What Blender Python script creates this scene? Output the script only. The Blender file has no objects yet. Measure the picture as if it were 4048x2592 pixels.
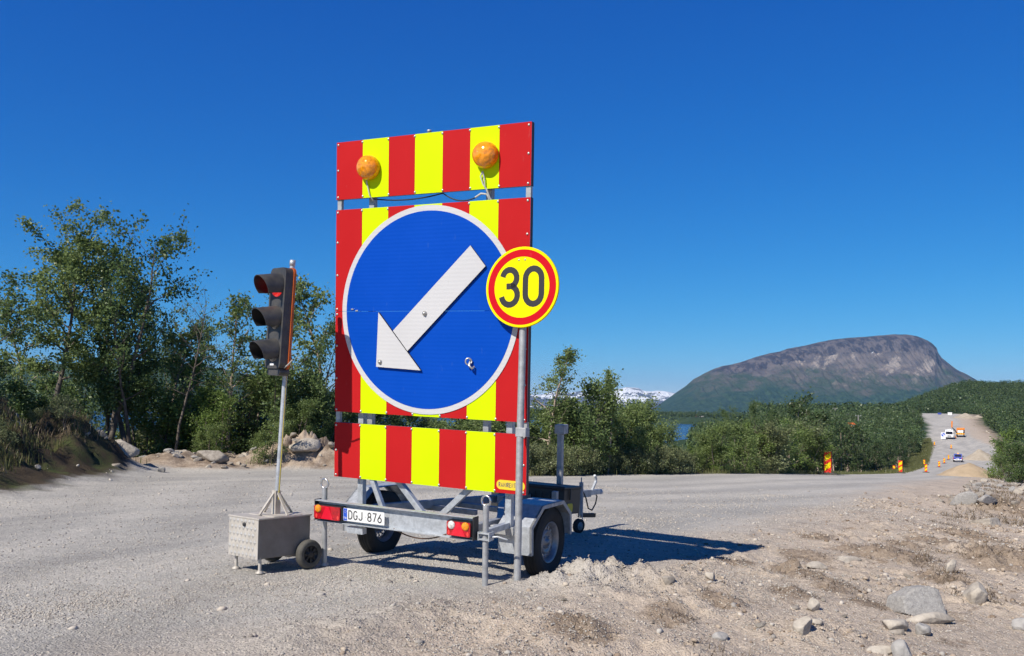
import bpy, math, random
import numpy as np
from mathutils import Vector, Matrix

scene = bpy.context.scene
# ------------------------------------------------------------------ camera, sky, sun, exposure
EYE = 1.41                      # eye height above the gravel by the trailer
cam_d = bpy.data.cameras.new('camera')
cam = bpy.data.objects.new('camera', cam_d)
scene.collection.objects.link(cam)
PITCH, ROLL = math.atan((1626 - 1500) / 3600.0), 0.02
_f = Vector((0, math.cos(PITCH), math.sin(PITCH)))
_r = Vector((1, 0, 0))
_u = _r.cross(_f)
_c, _s = math.cos(ROLL), math.sin(ROLL)
CR, CU, CF = _c * _r + _s * _u, -_s * _r + _c * _u, _f
cam.matrix_world = Matrix(((CR.x, CU.x, -CF.x, 0), (CR.y, CU.y, -CF.y, 0), (CR.z, CU.z, -CF.z, EYE), (0, 0, 0, 1)))
cam_d.sensor_width = 36
cam_d.lens = 3600 / 4048 * 36
cam_d.shift_y = 204 / 4048
cam_d.clip_start = 0.1
cam_d.clip_end = 80000
scene.camera = cam

SUN_EL, SUN_BEAR = math.radians(42.0), math.radians(41.5)     # bearing the shadows run to, right of straight ahead
world = bpy.data.worlds.new('World')
scene.world = world
world.use_nodes = True
nt = world.node_tree
sky = nt.nodes.new('ShaderNodeTexSky')
sky.sky_type = 'NISHITA'
sky.sun_disc = False
sky.sun_elevation = SUN_EL
sky.sun_rotation = math.pi + SUN_BEAR
sky.altitude = 0
sky.air_density = 0.7
sky.dust_density = 0.0
sky.ozone_density = 10.0
bg = nt.nodes['Background']
bg.inputs['Strength'].default_value = 0.1
# deepen the sky's blue by channel; dim the unseen upper sky to darken shade
def wmath(op, a, b=None):
    n = nt.nodes.new('ShaderNodeMath'); n.operation = op
    for i, v in ((0, a), (1, b)):
        if v is None: continue
        if isinstance(v, (int, float)): n.inputs[i].default_value = v
        else: nt.links.new(v, n.inputs[i])
    return n.outputs[0]
_sep = nt.nodes.new('ShaderNodeSeparateColor'); nt.links.new(sky.outputs['Color'], _sep.inputs['Color'])
_com = nt.nodes.new('ShaderNodeCombineColor')
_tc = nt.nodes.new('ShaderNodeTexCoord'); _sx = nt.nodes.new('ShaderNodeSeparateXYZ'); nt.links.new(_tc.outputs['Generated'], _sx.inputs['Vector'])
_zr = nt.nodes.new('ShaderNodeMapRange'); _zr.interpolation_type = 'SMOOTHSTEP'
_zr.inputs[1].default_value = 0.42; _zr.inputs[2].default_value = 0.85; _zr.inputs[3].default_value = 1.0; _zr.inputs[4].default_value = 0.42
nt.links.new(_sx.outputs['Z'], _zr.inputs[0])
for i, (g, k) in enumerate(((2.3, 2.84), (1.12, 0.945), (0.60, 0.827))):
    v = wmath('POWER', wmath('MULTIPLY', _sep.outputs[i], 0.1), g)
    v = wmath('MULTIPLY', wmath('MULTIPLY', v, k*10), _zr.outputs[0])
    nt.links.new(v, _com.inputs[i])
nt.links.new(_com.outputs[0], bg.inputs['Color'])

sun_d = bpy.data.lights.new('sun', 'SUN')
sun_d.energy = 5.0
sun_d.angle = math.radians(0.5)
sun_d.color = (1.0, 0.93, 0.82)
sun = bpy.data.objects.new('sun', sun_d)
scene.collection.objects.link(sun)
SUN_DIR = Vector((math.sin(SUN_BEAR) * math.cos(SUN_EL), math.cos(SUN_BEAR) * math.cos(SUN_EL), -math.sin(SUN_EL)))
sun.rotation_euler = SUN_DIR.to_track_quat('-Z', 'Y').to_euler()

scene.view_settings.view_transform = 'Standard'
scene.view_settings.look = 'None'
scene.view_settings.exposure = 0.22
scene.view_settings.gamma = 1.0
scene.render.engine = 'CYCLES'
scene.cycles.max_bounces = 8
scene.cycles.transparent_max_bounces = 8
scene.cycles.volume_bounces = 0
scene.cycles.use_denoising = True

# ------------------------------------------------------------------ helpers
C = scene.collection

def rng(seed):
    return np.random.RandomState(seed)

def link(name, me, mats=(), parent=None):
    o = bpy.data.objects.new(name, me)
    C.objects.link(o)
    for m in mats:
        me.materials.append(m)
    if parent is not None:
        o.parent = parent
    return o

def tag(o, label=None, cat=None, group=None, kind=None):
    if label: o['label'] = label
    if cat: o['category'] = cat
    if group: o['group'] = group
    if kind: o['kind'] = kind
    return o

def empty(name, label, cat, loc=(0, 0, 0), rz=0.0, group=None):
    o = bpy.data.objects.new(name, None)
    o.empty_display_size = 0.2
    C.objects.link(o)
    o.location = loc
    o.rotation_euler = (0, 0, rz)
    return tag(o, label, cat, group)

def copy_tree(o, parent=None):
    c = o.copy()
    C.objects.link(c)
    if parent is not None:
        c.parent = parent
    for ch in [x for x in bpy.data.objects if x.parent == o]:
        copy_tree(ch, c)
    return c

def np_mesh(name, V, F, smooth=False, mat_index=None):
    """V (n,3); F (m,k) array of equal-sized faces, or a list of such arrays."""
    me = bpy.data.meshes.new(name)
    Fs = F if isinstance(F, list) else [F]
    Fs = [f for f in Fs if len(f)]
    V = np.asarray(V, np.float32)
    me.vertices.add(len(V))
    me.vertices.foreach_set('co', V.ravel())
    nl = sum(f.size for f in Fs); npoly = sum(len(f) for f in Fs)
    me.loops.add(nl)
    me.loops.foreach_set('vertex_index', np.concatenate([f.ravel() for f in Fs]).astype(np.int32))
    me.polygons.add(npoly)
    tot = np.concatenate([np.full(len(f), f.shape[1], np.int32) for f in Fs])
    me.polygons.foreach_set('loop_start', np.concatenate([[0], np.cumsum(tot)[:-1]]).astype(np.int32))
    me.polygons.foreach_set('loop_total', tot)
    if smooth:
        me.polygons.foreach_set('use_smooth', np.ones(npoly, bool))
    if mat_index is not None:
        me.polygons.foreach_set('material_index', np.asarray(mat_index, np.int32))
    me.update(calc_edges=True)
    return me

class MB:
    """collects shapes and links them as one mesh"""
    def __init__(self):
        self.v, self.f, self.m, self.s = [], [], [], []
    def add(self, vs, fs, mi=0, smooth=False):
        b = len(self.v)
        self.v += [tuple(v) for v in vs]
        for f in fs:
            self.f.append([b + i for i in f]); self.m.append(mi); self.s.append(smooth)
        return self
    def box(self, lo, hi, mi=0):
        (a, b, c), (d, e, f) = lo, hi
        vs = [(a,b,c),(d,b,c),(d,e,c),(a,e,c),(a,b,f),(d,b,f),(d,e,f),(a,e,f)]
        return self.add(vs, [(3,2,1,0),(4,5,6,7),(0,1,5,4),(1,2,6,5),(2,3,7,6),(3,0,4,7)], mi)
    def obox(self, c, size, ax, mi=0):
        """box of given size about centre c, ax = three unit axes"""
        c = Vector(c); A = [Vector(a) for a in ax]
        vs = []
        for z in (-.5, .5):
            for x, y in ((-.5,-.5),(.5,-.5),(.5,.5),(-.5,.5)):
                vs.append(c + A[0]*(x*size[0]) + A[1]*(y*size[1]) + A[2]*(z*size[2]))
        return self.add(vs, [(3,2,1,0),(4,5,6,7),(0,1,5,4),(1,2,6,5),(2,3,7,6),(3,0,4,7)], mi)
    def bar(self, p, q, w, h, up=(0, 0, 1), mi=0):
        p, q = Vector(p), Vector(q)
        d = q - p; L = d.length; d.normalize()
        side = d.cross(Vector(up)).normalized(); u = side.cross(d)
        return self.obox((p + q) / 2, (L, w, h), (d, side, u), mi)
    def tube(self, pts, r, n=10, mi=0, cap=True):
        pts = [Vector(p) for p in pts]
        rs = r if hasattr(r, '__len__') else [r] * len(pts)
        rings = []; prev = None
        for i, p in enumerate(pts):
            d = (pts[min(i+1, len(pts)-1)] - pts[max(i-1, 0)]).normalized()
            if prev is None:
                a = d.orthogonal().normalized()
            else:
                a = (prev - d * prev.dot(d)).normalized()
            prev = a; b = d.cross(a)
            rings.append([p + (a*math.cos(t) + b*math.sin(t))*rs[i] for t in [2*math.pi*k/n for k in range(n)]])
        vs = [v for ring in rings for v in ring]
        fs = [(i*n+k, i*n+(k+1)%n, (i+1)*n+(k+1)%n, (i+1)*n+k) for i in range(len(pts)-1) for k in range(n)]
        self.add(vs, fs, mi, True)
        if cap:
            self.add(rings[0], [tuple(range(n-1, -1, -1))], mi); self.add(rings[-1], [tuple(range(n))], mi)
        return self
    def lathe(self, prof, o, ax, n=32, mi=0, ref=None, smooth=True):
        """prof = [(radius, height along ax)]"""
        o, ax = Vector(o), Vector(ax).normalized()
        a = (Vector(ref) - ax*ax.dot(Vector(ref))).normalized() if ref else ax.orthogonal().normalized()
        b = ax.cross(a); vs = []; fs = []
        for r, h in prof:
            r = max(r, 1e-5)
            for k in range(n):
                t = 2*math.pi*k/n
                vs.append(o + ax*h + (a*math.cos(t) + b*math.sin(t))*r)
        for i in range(len(prof)-1):
            for k in range(n):
                fs.append((i*n+k, i*n+(k+1)%n, (i+1)*n+(k+1)%n, (i+1)*n+k))
        return self.add(vs, fs, mi, smooth)
    def prism(self, poly, o, u, v, depth, mi=0, mi_side=None):
        """2-d polygon (counter-clockwise seen against u x v) pushed back by depth; the front face is at o"""
        o, u, v = Vector(o), Vector(u), Vector(v); n = u.cross(v).normalized()
        k = len(poly)
        fr = [o + u*x + v*y for x, y in poly]; bk = [p - n*depth for p in fr]
        self.add(fr, [tuple(range(k))], mi)
        ms = mi if mi_side is None else mi_side
        self.add(bk, [tuple(range(k-1, -1, -1))], ms)
        self.add(fr + bk, [(i, k+i, k+(i+1)%k, (i+1)%k) for i in range(k)], ms)
        return self
    def build(self, name, mats, parent=None, bevel=0, seg=2):
        me = bpy.data.meshes.new(name)
        me.from_pydata(self.v, [], self.f)
        me.polygons.foreach_set('material_index', self.m)
        me.polygons.foreach_set('use_smooth', self.s)
        me.update()
        o = link(name, me, mats if isinstance(mats, (list, tuple)) else [mats], parent)
        if bevel:
            bv = o.modifiers.new('bevel', 'BEVEL'); bv.width = bevel; bv.segments = seg
            bv.limit_method = 'ANGLE'; bv.angle_limit = math.radians(50)
        return o

def circle(cx, cy, r, n=48, r2=None, a0=0.0):
    r2 = r if r2 is None else r2
    return [(cx + r*math.cos(a0 + 2*math.pi*k/n), cy + r2*math.sin(a0 + 2*math.pi*k/n)) for k in range(n)]

def rrect(x0, y0, x1, y1, r, n=5):
    out = []
    for cx, cy, a in ((x1-r, y0+r, -90), (x1-r, y1-r, 0), (x0+r, y1-r, 90), (x0+r, y0+r, 180)):
        for k in range(n+1):
            t = math.radians(a + 90*k/n); out.append((cx + r*math.cos(t), cy + r*math.sin(t)))
    return out

# ---- value noise
def _h(ix, iy, s):
    n = (ix.astype(np.int64)*374761393 + iy.astype(np.int64)*668265263 + s*1274126177) & 0x7fffffff
    n = ((n ^ (n >> 13)) * 1274126177) & 0x7fffffff
    return ((n ^ (n >> 16)) & 0xffff) / 65535.0
def vnoise(x, y, s=0):
    ix, iy = np.floor(x), np.floor(y); fx, fy = x-ix, y-iy
    fx = fx*fx*(3-2*fx); fy = fy*fy*(3-2*fy)
    a, b, c, d = _h(ix, iy, s), _h(ix+1, iy, s), _h(ix, iy+1, s), _h(ix+1, iy+1, s)
    return (a*(1-fx)+b*fx)*(1-fy) + (c*(1-fx)+d*fx)*fy
def fbm(x, y, s=0, o=4, g=0.5):
    t = 0; a = 1; n = 0
    for k in range(o):
        t = t + a*(vnoise(x*2**k + 17.3*k, y*2**k - 9.1*k, s+k) - 0.5); n += a; a *= g
    return t / n * 2
def sst(x, a, b):
    t = np.clip((x-a)/(b-a), 0, 1); return t*t*(3-2*t)

# ------------------------------------------------------------------ materials
def mat(name, col=(0.5, 0.5, 0.5), rough=0.6, metal=0.0, spec=0.5, var=0.0, vscale=8.0, bump=0.0, bscale=40.0, col2=None, coat=0.0):
    m = bpy.data.materials.new(name); m.use_nodes = True
    N, Lk = m.node_tree.nodes, m.node_tree.links
    b = N['Principled BSDF']
    b.inputs['Base Color'].default_value = (*col, 1); b.inputs['Roughness'].default_value = rough
    b.inputs['Metallic'].default_value = metal; b.inputs['Specular IOR Level'].default_value = spec
    b.inputs['Coat Weight'].default_value = coat
    tc = N.new('ShaderNodeTexCoord')
    if var or col2:
        nz = N.new('ShaderNodeTexNoise'); nz.inputs['Scale'].default_value = vscale; nz.inputs['Detail'].default_value = 6
        nz.inputs['Roughness'].default_value = 0.65
        Lk.new(tc.outputs['Object'], nz.inputs['Vector'])
        mr = N.new('ShaderNodeMapRange'); mr.inputs[1].default_value = 0.35; mr.inputs[2].default_value = 0.68
        Lk.new(nz.outputs['Fac'], mr.inputs[0])
        mx = N.new('ShaderNodeMix'); mx.data_type = 'RGBA'
        mx.inputs[6].default_value = (*col, 1)
        c2 = col2 if col2 else tuple(c*(1-var) for c in col)
        mx.inputs[7].default_value = (*c2, 1)
        Lk.new(mr.outputs[0], mx.inputs[0]); Lk.new(mx.outputs[2], b.inputs['Base Color'])
        m2 = N.new('ShaderNodeMapRange'); m2.inputs[3].default_value = rough*0.85; m2.inputs[4].default_value = min(1, rough*1.15)
        Lk.new(nz.outputs['Fac'], m2.inputs[0]); Lk.new(m2.outputs[0], b.inputs['Roughness'])
    if bump:
        n2 = N.new('ShaderNodeTexNoise'); n2.inputs['Scale'].default_value = bscale; n2.inputs['Detail'].default_value = 5
        Lk.new(tc.outputs['Object'], n2.inputs['Vector'])
        bp = N.new('ShaderNodeBump'); bp.inputs['Strength'].default_value = bump; bp.inputs['Distance'].default_value = 0.01
        Lk.new(n2.outputs['Fac'], bp.inputs['Height']); Lk.new(bp.outputs['Normal'], b.inputs['Normal'])
    return m

def sheet_mat(name, col, wear=(0.6, 0.6, 0.6), wear_amt=0.35, sc=1.0, ridge=0.0):
    """retro-reflective sheeting: a coloured film with sparse scratches, dust and fine ridges"""
    m = bpy.data.materials.new(name); m.use_nodes = True
    N, Lk = m.node_tree.nodes, m.node_tree.links
    b = N['Principled BSDF']; b.inputs['Roughness'].default_value = 0.45; b.inputs['Specular IOR Level'].default_value = 0.07
    tc = N.new('ShaderNodeTexCoord')
    mp = N.new('ShaderNodeMapping'); mp.inputs['Scale'].default_value = (14*sc, 14*sc, 4*sc)
    Lk.new(tc.outputs['Object'], mp.inputs['Vector'])
    nz = N.new('ShaderNodeTexNoise'); nz.inputs['Scale'].default_value = 1.7; nz.inputs['Detail'].default_value = 8; nz.inputs['Roughness'].default_value = 0.7
    Lk.new(mp.outputs['Vector'], nz.inputs['Vector'])
    cr = N.new('ShaderNodeMapRange'); cr.inputs[1].default_value = 0.63; cr.inputs[2].default_value = 0.76; cr.inputs[4].default_value = wear_amt
    Lk.new(nz.outputs['Fac'], cr.inputs[0])
    n2 = N.new('ShaderNodeTexNoise'); n2.inputs['Scale'].default_value = 2.3; n2.inputs['Detail'].default_value = 5
    Lk.new(tc.outputs['Object'], n2.inputs['Vector'])
    hs = N.new('ShaderNodeMix'); hs.data_type = 'RGBA'
    hs.inputs[6].default_value = (*[c*0.9 for c in col], 1); hs.inputs[7].default_value = (*[min(1, c*1.06 + 0.004) for c in col], 1)
    Lk.new(n2.outputs['Fac'], hs.inputs[0])
    mx = N.new('ShaderNodeMix'); mx.data_type = 'RGBA'; mx.inputs[7].default_value = (*wear, 1)
    Lk.new(cr.outputs[0], mx.inputs[0]); Lk.new(hs.outputs[2], mx.inputs[6]); Lk.new(mx.outputs[2], b.inputs['Base Color'])
    if ridge:
        wv = N.new('ShaderNodeTexWave'); wv.wave_type = 'BANDS'; wv.bands_direction = 'Z'
        wv.inputs['Scale'].default_value = ridge; wv.inputs['Distortion'].default_value = 0.3; wv.inputs['Detail Scale'].default_value = 3
        Lk.new(tc.outputs['Object'], wv.inputs['Vector'])
        bp = N.new('ShaderNodeBump'); bp.inputs['Strength'].default_value = 0.10; bp.inputs['Distance'].default_value = 0.004
        Lk.new(wv.outputs['Fac'], bp.inputs['Height']); Lk.new(bp.outputs['Normal'], b.inputs['Normal'])
    return m

M = {}
M['red'] = sheet_mat('red_sheeting', (0.47, 0.013, 0.015), (0.50, 0.25, 0.24), 0.30, 0.8)
M['yellow'] = sheet_mat('yellow_sheeting', (0.60, 0.80, 0.0), (0.5, 0.6, 0.04), 0.35, 0.9)
M['blue'] = sheet_mat('blue_sheeting', (0.0, 0.062, 0.44), (0.07, 0.17, 0.48), 0.35, 0.8, ridge=9.0)
M['white'] = sheet_mat('white_sheeting', (0.56, 0.56, 0.57), (0.44, 0.43, 0.41), 0.4, 1.0, ridge=9.0)
M['sign_yellow'] = sheet_mat('sign_yellow', (0.84, 0.74, 0.0), (0.6, 0.5, 0.1), 0.25)
M['sign_red'] = sheet_mat('sign_red', (0.55, 0.006, 0.014), (0.6, 0.25, 0.25), 0.25)
M['black_print'] = mat('black_print', (0.018, 0.018, 0.02), 0.5)
M['orange_sheet'] = sheet_mat('orange_red_sheet', (0.72, 0.06, 0.02), (0.7, 0.3, 0.25), 0.2)
M['marker_yellow'] = sheet_mat('marker_yellow', (0.86, 0.66, 0.01), (0.6, 0.5, 0.1), 0.2)
M['galv'] = mat('galvanised_steel', (0.545, 0.575, 0.61), 0.46, 0.35, var=0.36, vscale=26, bump=0.06, bscale=60)
M['galv_dull'] = mat('weathered_galvanised_steel', (0.46, 0.47, 0.48), 0.55, 0.4, var=0.35, vscale=14, bump=0.08, bscale=50)
M['alu'] = mat('aluminium', (0.55, 0.56, 0.57), 0.42, 0.6, var=0.2, vscale=20)
M['dark_edge'] = mat('dark_panel_edge', (0.03, 0.03, 0.033), 0.55)
M['bolt'] = mat('zinc_bolt', (0.55, 0.54, 0.5), 0.4, 0.7)
M['rubber'] = mat('tyre_rubber', (0.016, 0.016, 0.017), 0.78, col2=(0.035, 0.033, 0.03), vscale=10, bump=0.1, bscale=80)
M['rubber_dusty'] = mat('dusty_rubber', (0.10, 0.096, 0.085), 0.85, col2=(0.06, 0.057, 0.05), vscale=16, bump=0.1)
M['rim'] = mat('painted_rim', (0.34, 0.34, 0.35), 0.42, 0.55, var=0.3, vscale=18)
M['black'] = mat('black_plastic', (0.014, 0.014, 0.016), 0.5, bump=0.05)
M['black_box'] = mat('black_ribbed_plastic', (0.02, 0.02, 0.022), 0.48, col2=(0.045, 0.043, 0.04), vscale=9)
M['grey_black'] = mat('sun_bleached_black', (0.033, 0.035, 0.040), 0.5, col2=(0.080, 0.075, 0.069), vscale=9, bump=0.05)
M['brown_cable'] = mat('brown_cable', (0.10, 0.05, 0.03), 0.6)
M['grey_cable'] = mat('grey_cable', (0.45, 0.45, 0.43), 0.6)
M['plate_white'] = mat('plate_white', (0.78, 0.78, 0.77), 0.45, var=0.08, vscale=10)
M['plate_blue'] = mat('plate_blue', (0.02, 0.09, 0.55), 0.45)
M['orange_paint'] = mat('orange_shell', (0.50, 0.10, 0.015), 0.55, var=0.35, vscale=10)
M['alu_bright'] = mat('worn_tread', (0.52, 0.50, 0.47), 0.42, 0.3, var=.15)
M['alu_dusty'] = mat('dusty_tread_plate', (0.56, 0.52, 0.465), 0.55, 0.15, col2=(0.42, 0.385, 0.335), vscale=7, bump=0.06)
M['alu_brown_shaded'] = mat('shaded_dusty_box_sheet', (0.23, 0.208, 0.182), 0.6, 0.1, col2=(0.165, 0.145, 0.12), vscale=5, bump=0.05)  # dusty brown, with the shade of the box's side darkened into the colour
M['label_yellow'] = mat('label_yellow', (0.80, 0.58, 0.03), 0.5)
M['stainless'] = mat('stainless_steel', (0.66, 0.66, 0.66), 0.28, 0.9, var=0.1)

def lens_mat(name, col, emit=0.0, rough=0.12, trans=0.55):
    m = bpy.data.materials.new(name); m.use_nodes = True
    N, Lk = m.node_tree.nodes, m.node_tree.links
    b = N['Principled BSDF']
    b.inputs['Base Color'].default_value = (*col, 1); b.inputs['Roughness'].default_value = rough
    b.inputs['Coat Weight'].default_value = 1.0; b.inputs['Coat Roughness'].default_value = 0.05
    tc = N.new('ShaderNodeTexCoord'); w1 = N.new('ShaderNodeTexChecker'); w1.inputs['Scale'].default_value = 90
    Lk.new(tc.outputs['Object'], w1.inputs['Vector'])
    bp = N.new('ShaderNodeBump'); bp.inputs['Strength'].default_value = 0.35; bp.inputs['Distance'].default_value = 0.004
    Lk.new(w1.outputs['Fac'], bp.inputs['Height']); Lk.new(bp.outputs['Normal'], b.inputs['Normal'])
    if trans:  # noise paints lighter highlight patches into the lens colour
        nz = N.new('ShaderNodeTexNoise'); nz.inputs['Scale'].default_value = 38; nz.inputs['Detail'].default_value = 1
        Lk.new(tc.outputs['Object'], nz.inputs['Vector'])
        mx = N.new('ShaderNodeMix'); mx.data_type = 'RGBA'
        mx.inputs[6].default_value = (*[c*0.82 for c in col], 1); mx.inputs[7].default_value = (*[min(1, c*1.25) for c in col], 1)
        mr = N.new('ShaderNodeMapRange'); mr.inputs[1].default_value = 0.35; mr.inputs[2].default_value = 0.6
        Lk.new(nz.outputs['Fac'], mr.inputs[0]); Lk.new(mr.outputs[0], mx.inputs[0]); Lk.new(mx.outputs[2], b.inputs['Base Color'])
    if emit:
        b.inputs['Emission Color'].default_value = (*col, 1); b.inputs['Emission Strength'].default_value = emit
    return m
M['amber'] = lens_mat('amber_lens', (0.78, 0.27, 0.003), rough=.06)
M['red_lens'] = lens_mat('red_lens', (0.40, 0.004, 0.010), trans=0.5)
M['red_reflector'] = lens_mat('red_reflector', (0.72, 0.008, 0.03), trans=0)
M['clear_lens'] = lens_mat('clear_lens', (0.62, 0.60, 0.56))
M['red_signal'] = lens_mat('red_signal_lens', (0.75, 0.012, 0.01), emit=0.8, trans=0)
M['dark_lens'] = lens_mat('dark_lens', (0.03, 0.03, 0.028), trans=0)

def leaf_mat(name, a, b_, trans=0.40, rough=0.42, patch=False):
    m = bpy.data.materials.new(name); m.use_nodes = True
    N, Lk = m.node_tree.nodes, m.node_tree.links
    N.remove(N['Principled BSDF'])
    geo = N.new('ShaderNodeNewGeometry')
    oi = N.new('ShaderNodeObjectInfo')
    ad = N.new('ShaderNodeMath'); ad.operation = 'MULTIPLY_ADD'; ad.inputs[1].default_value = 0.6
    Lk.new(geo.outputs['Random Per Island'], ad.inputs[0])
    ml = N.new('ShaderNodeMath'); ml.operation = 'MULTIPLY'; ml.inputs[1].default_value = 0.4
    Lk.new(oi.outputs['Random'], ml.inputs[0]); Lk.new(ml.outputs[0], ad.inputs[2])
    mx = N.new('ShaderNodeMix'); mx.data_type = 'RGBA'
    mx.inputs[6].default_value = (*a, 1); mx.inputs[7].default_value = (*b_, 1)
    Lk.new(ad.outputs[0], mx.inputs[0])
    col_ = mx.outputs[2]
    if patch:      # whole trees differ from one another
        tc = N.new('ShaderNodeTexCoord'); nz = N.new('ShaderNodeTexNoise'); nz.inputs['Scale'].default_value = 0.16; nz.inputs['Detail'].default_value = 4; nz.inputs['Roughness'].default_value = .7
        Lk.new(tc.outputs['Object'], nz.inputs['Vector'])
        mr = N.new('ShaderNodeMapRange'); mr.inputs[1].default_value = .35; mr.inputs[2].default_value = .65; mr.inputs[3].default_value = .55; mr.inputs[4].default_value = 1.25
        Lk.new(nz.outputs['Fac'], mr.inputs[0]); hv = N.new('ShaderNodeHueSaturation'); Lk.new(mr.outputs[0], hv.inputs['Value']); Lk.new(mx.outputs[2], hv.inputs['Color'])
        h2 = N.new('ShaderNodeMapRange'); h2.inputs[1].default_value = .3; h2.inputs[2].default_value = .7; h2.inputs[3].default_value = .485; h2.inputs[4].default_value = .515
        Lk.new(nz.outputs['Color'], h2.inputs[0]); Lk.new(h2.outputs[0], hv.inputs['Hue']); col_ = hv.outputs['Color']
    p = N.new('ShaderNodeBsdfPrincipled'); p.inputs['Roughness'].default_value = rough; p.inputs['Specular IOR Level'].default_value = 0.3
    Lk.new(col_, p.inputs['Base Color'])
    t = N.new('ShaderNodeBsdfTranslucent'); Lk.new(col_, t.inputs['Color'])
    ms = N.new('ShaderNodeMixShader'); ms.inputs[0].default_value = trans
    Lk.new(p.outputs[0], ms.inputs[1]); Lk.new(t.outputs[0], ms.inputs[2])
    Lk.new(ms.outputs[0], N['Material Output'].inputs['Surface'])
    return m
M['leaf_birch'] = leaf_mat('birch_leaves', (0.115, 0.172, 0.052), (0.251, 0.318, 0.113))
M['leaf_dark'] = leaf_mat('dark_leaves', (0.081, 0.138, 0.049), (0.184, 0.249, 0.091))
M['leaf_willow'] = leaf_mat('willow_leaves', (0.130, 0.161, 0.073), (0.255, 0.282, 0.137))
M['leaf_fresh'] = leaf_mat('fresh_leaves', (0.122, 0.194, 0.046), (0.251, 0.339, 0.094))
M['leaf_forest'] = leaf_mat('forest_leaves', (0.052, 0.091, 0.036), (0.125, 0.177, 0.066), 0.25, patch=True)
M['grass'] = leaf_mat('verge_grass', (0.09, 0.11, 0.035), (0.20, 0.20, 0.08), 0.3)
M['dry'] = leaf_mat('dry_plants', (0.10, 0.072, 0.047), (0.27, 0.215, 0.145), 0.15)
M['bark'] = mat('birch_bark', (0.17, 0.14, 0.115), 0.8, col2=(0.05, 0.042, 0.036), vscale=6, bump=0.4, bscale=25)
M['bark_pale'] = mat('pale_birch_bark', (0.48, 0.38, 0.30), 0.8, col2=(0.18, 0.14, 0.12), vscale=7, bump=0.4, bscale=25)
M['rock'] = mat('grey_rock', (0.40, 0.36, 0.31), 0.9, spec=.2, col2=(0.20, 0.175, 0.15), vscale=9, bump=1.0, bscale=26)
M['rock_grey'] = mat('cool_grey_rock', (0.40, 0.385, 0.365), 0.9, spec=.2, col2=(0.25, 0.24, 0.23), vscale=11, bump=1.0, bscale=30)
M['rock_pale'] = mat('pale_rock', (0.52, 0.47, 0.40), 0.9, spec=.2, col2=(0.30, 0.265, 0.225), vscale=10, bump=1.0, bscale=28)
M['wood_grey'] = mat('weathered_wood', (0.30, 0.28, 0.26), 0.8, var=0.3)
# ------------------------------------------------------------------ terrain
LAKE_Z = -10.6
PROF_S = np.array([-400, -30, 0, 10, 17, 26, 33, 46.6, 86, 134, 185, 228, 282, 321, 400, 472, 549, 700, 1500, 6000.])
PROF_Z = np.array([0.5, 0.1, 0, 0, -.15, -.40, -.62, -1.39, -3.3, -5.7, -7.3, -7.9, -6.7, -4.2, -0.6, 2.6, 5.0, 5.6, 2.0, 0.])
E_L = np.array([(-60, -60), (-14, -8), (-8.2, 5), (-7.0, 10), (-7.4, 12.8), (-8.1, 15.0), (-8.5, 17.0), (-8.55, 19.2), (-8.1, 21.3), (-5.2, 22.3), (.5, 23.4), (4.5, 27.7), (8.8, 32.7), (15.8, 45), (30, 72),
                (52, 120), (80, 176), (124, 268), (133, 290), (168, 365), (226, 505), (260, 620)], float)
E_R = np.array([(-40, -60), (-7, -6), (-3, 4.2), (-.6, 6.4), (.6, 8.0), (2.7, 11.3), (4.9, 15), (11.5, 27), (24.7, 52), (47, 90), (68, 124), (96, 170), (116, 205),
                (136, 255), (147, 290), (180, 365), (245, 500), (280, 620)], float)
def pl_dist(x, y, P):
    """distance to a polyline, positive to its right"""
    best = np.full(x.shape, 1e18); sg = np.ones(x.shape)
    for (ax, ay), (bx, by) in zip(P[:-1], P[1:]):
        dx, dy = bx-ax, by-ay
        t = np.clip(((x-ax)*dx + (y-ay)*dy)/(dx*dx+dy*dy), 0, 1)
        ex, ey = x-ax-t*dx, y-ay-t*dy
        d = ex*ex + ey*ey
        cr = dx*(y-ay) - dy*(x-ax)
        up = d < best
        best = np.where(up, d, best); sg = np.where(up, np.where(cr > 0, -1.0, 1.0), sg)
    return np.sqrt(best)*sg
BERM = [(0.05, 7.42, .03, .20), (.35, 7.50, .07, .20), (.60, 7.58, .10, .20), (.92, 7.68, .13, .22), (1.15, 7.6, .09, .18), (1.40, 7.45, .07, .25), (1.9, 7.6, .03, .3), (.45, 8.18, -.10, .40),
        (.75, 7.2, .05, .3), (1.3, 6.9, .05, .35), (-.6, 6.3, .05, .35), (-1.1, 5.7, .05, .4), (.2, 6.1, .04, .5), (2.1, 6.6, .05, .4), (-.1, 5.2, .05, .35), (1.1, 5.9, .04, .3)]
CLUMPS = [((3142, 2326), .10, .26), ((3288, 2357), .05, .22), ((3448, 2221), .07, .42), ((3560, 2235), .06, .36), ((3682, 2160), .08, .38), ((3230, 2170), .05, .22), ((3578, 2180), .06, .25),
          ((3422, 2429), .04, .18), ((3132, 2419), .05, .20), ((2857, 2486), .06, .20), ((4010, 2212), .15, .55), ((3940, 2230), .09, .40), ((3900, 1960), .10, .9), ((4000, 1985), .20, 1.0), ((2900, 2290), .04, .25),
          ((3300, 2380), .04, .20), ((3720, 2310), .07, .28), ((3180, 2240), .06, .3), ((3830, 2120), .1, .5), ((2640, 2420), .04, .22), ((2300, 2480), .05, .25)]
def flat_pt(px, py):
    d = CF + CR*((px-2024)/3600) + CU*((1500-py)/3600)
    t = -(EYE + (.25 if px > 2700 else 0.0))/d.z
    return d.x*t, d.y*t
CLUMP_XY = [(*flat_pt(*p), h, r*1.0) for p, h, r in CLUMPS]
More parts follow.
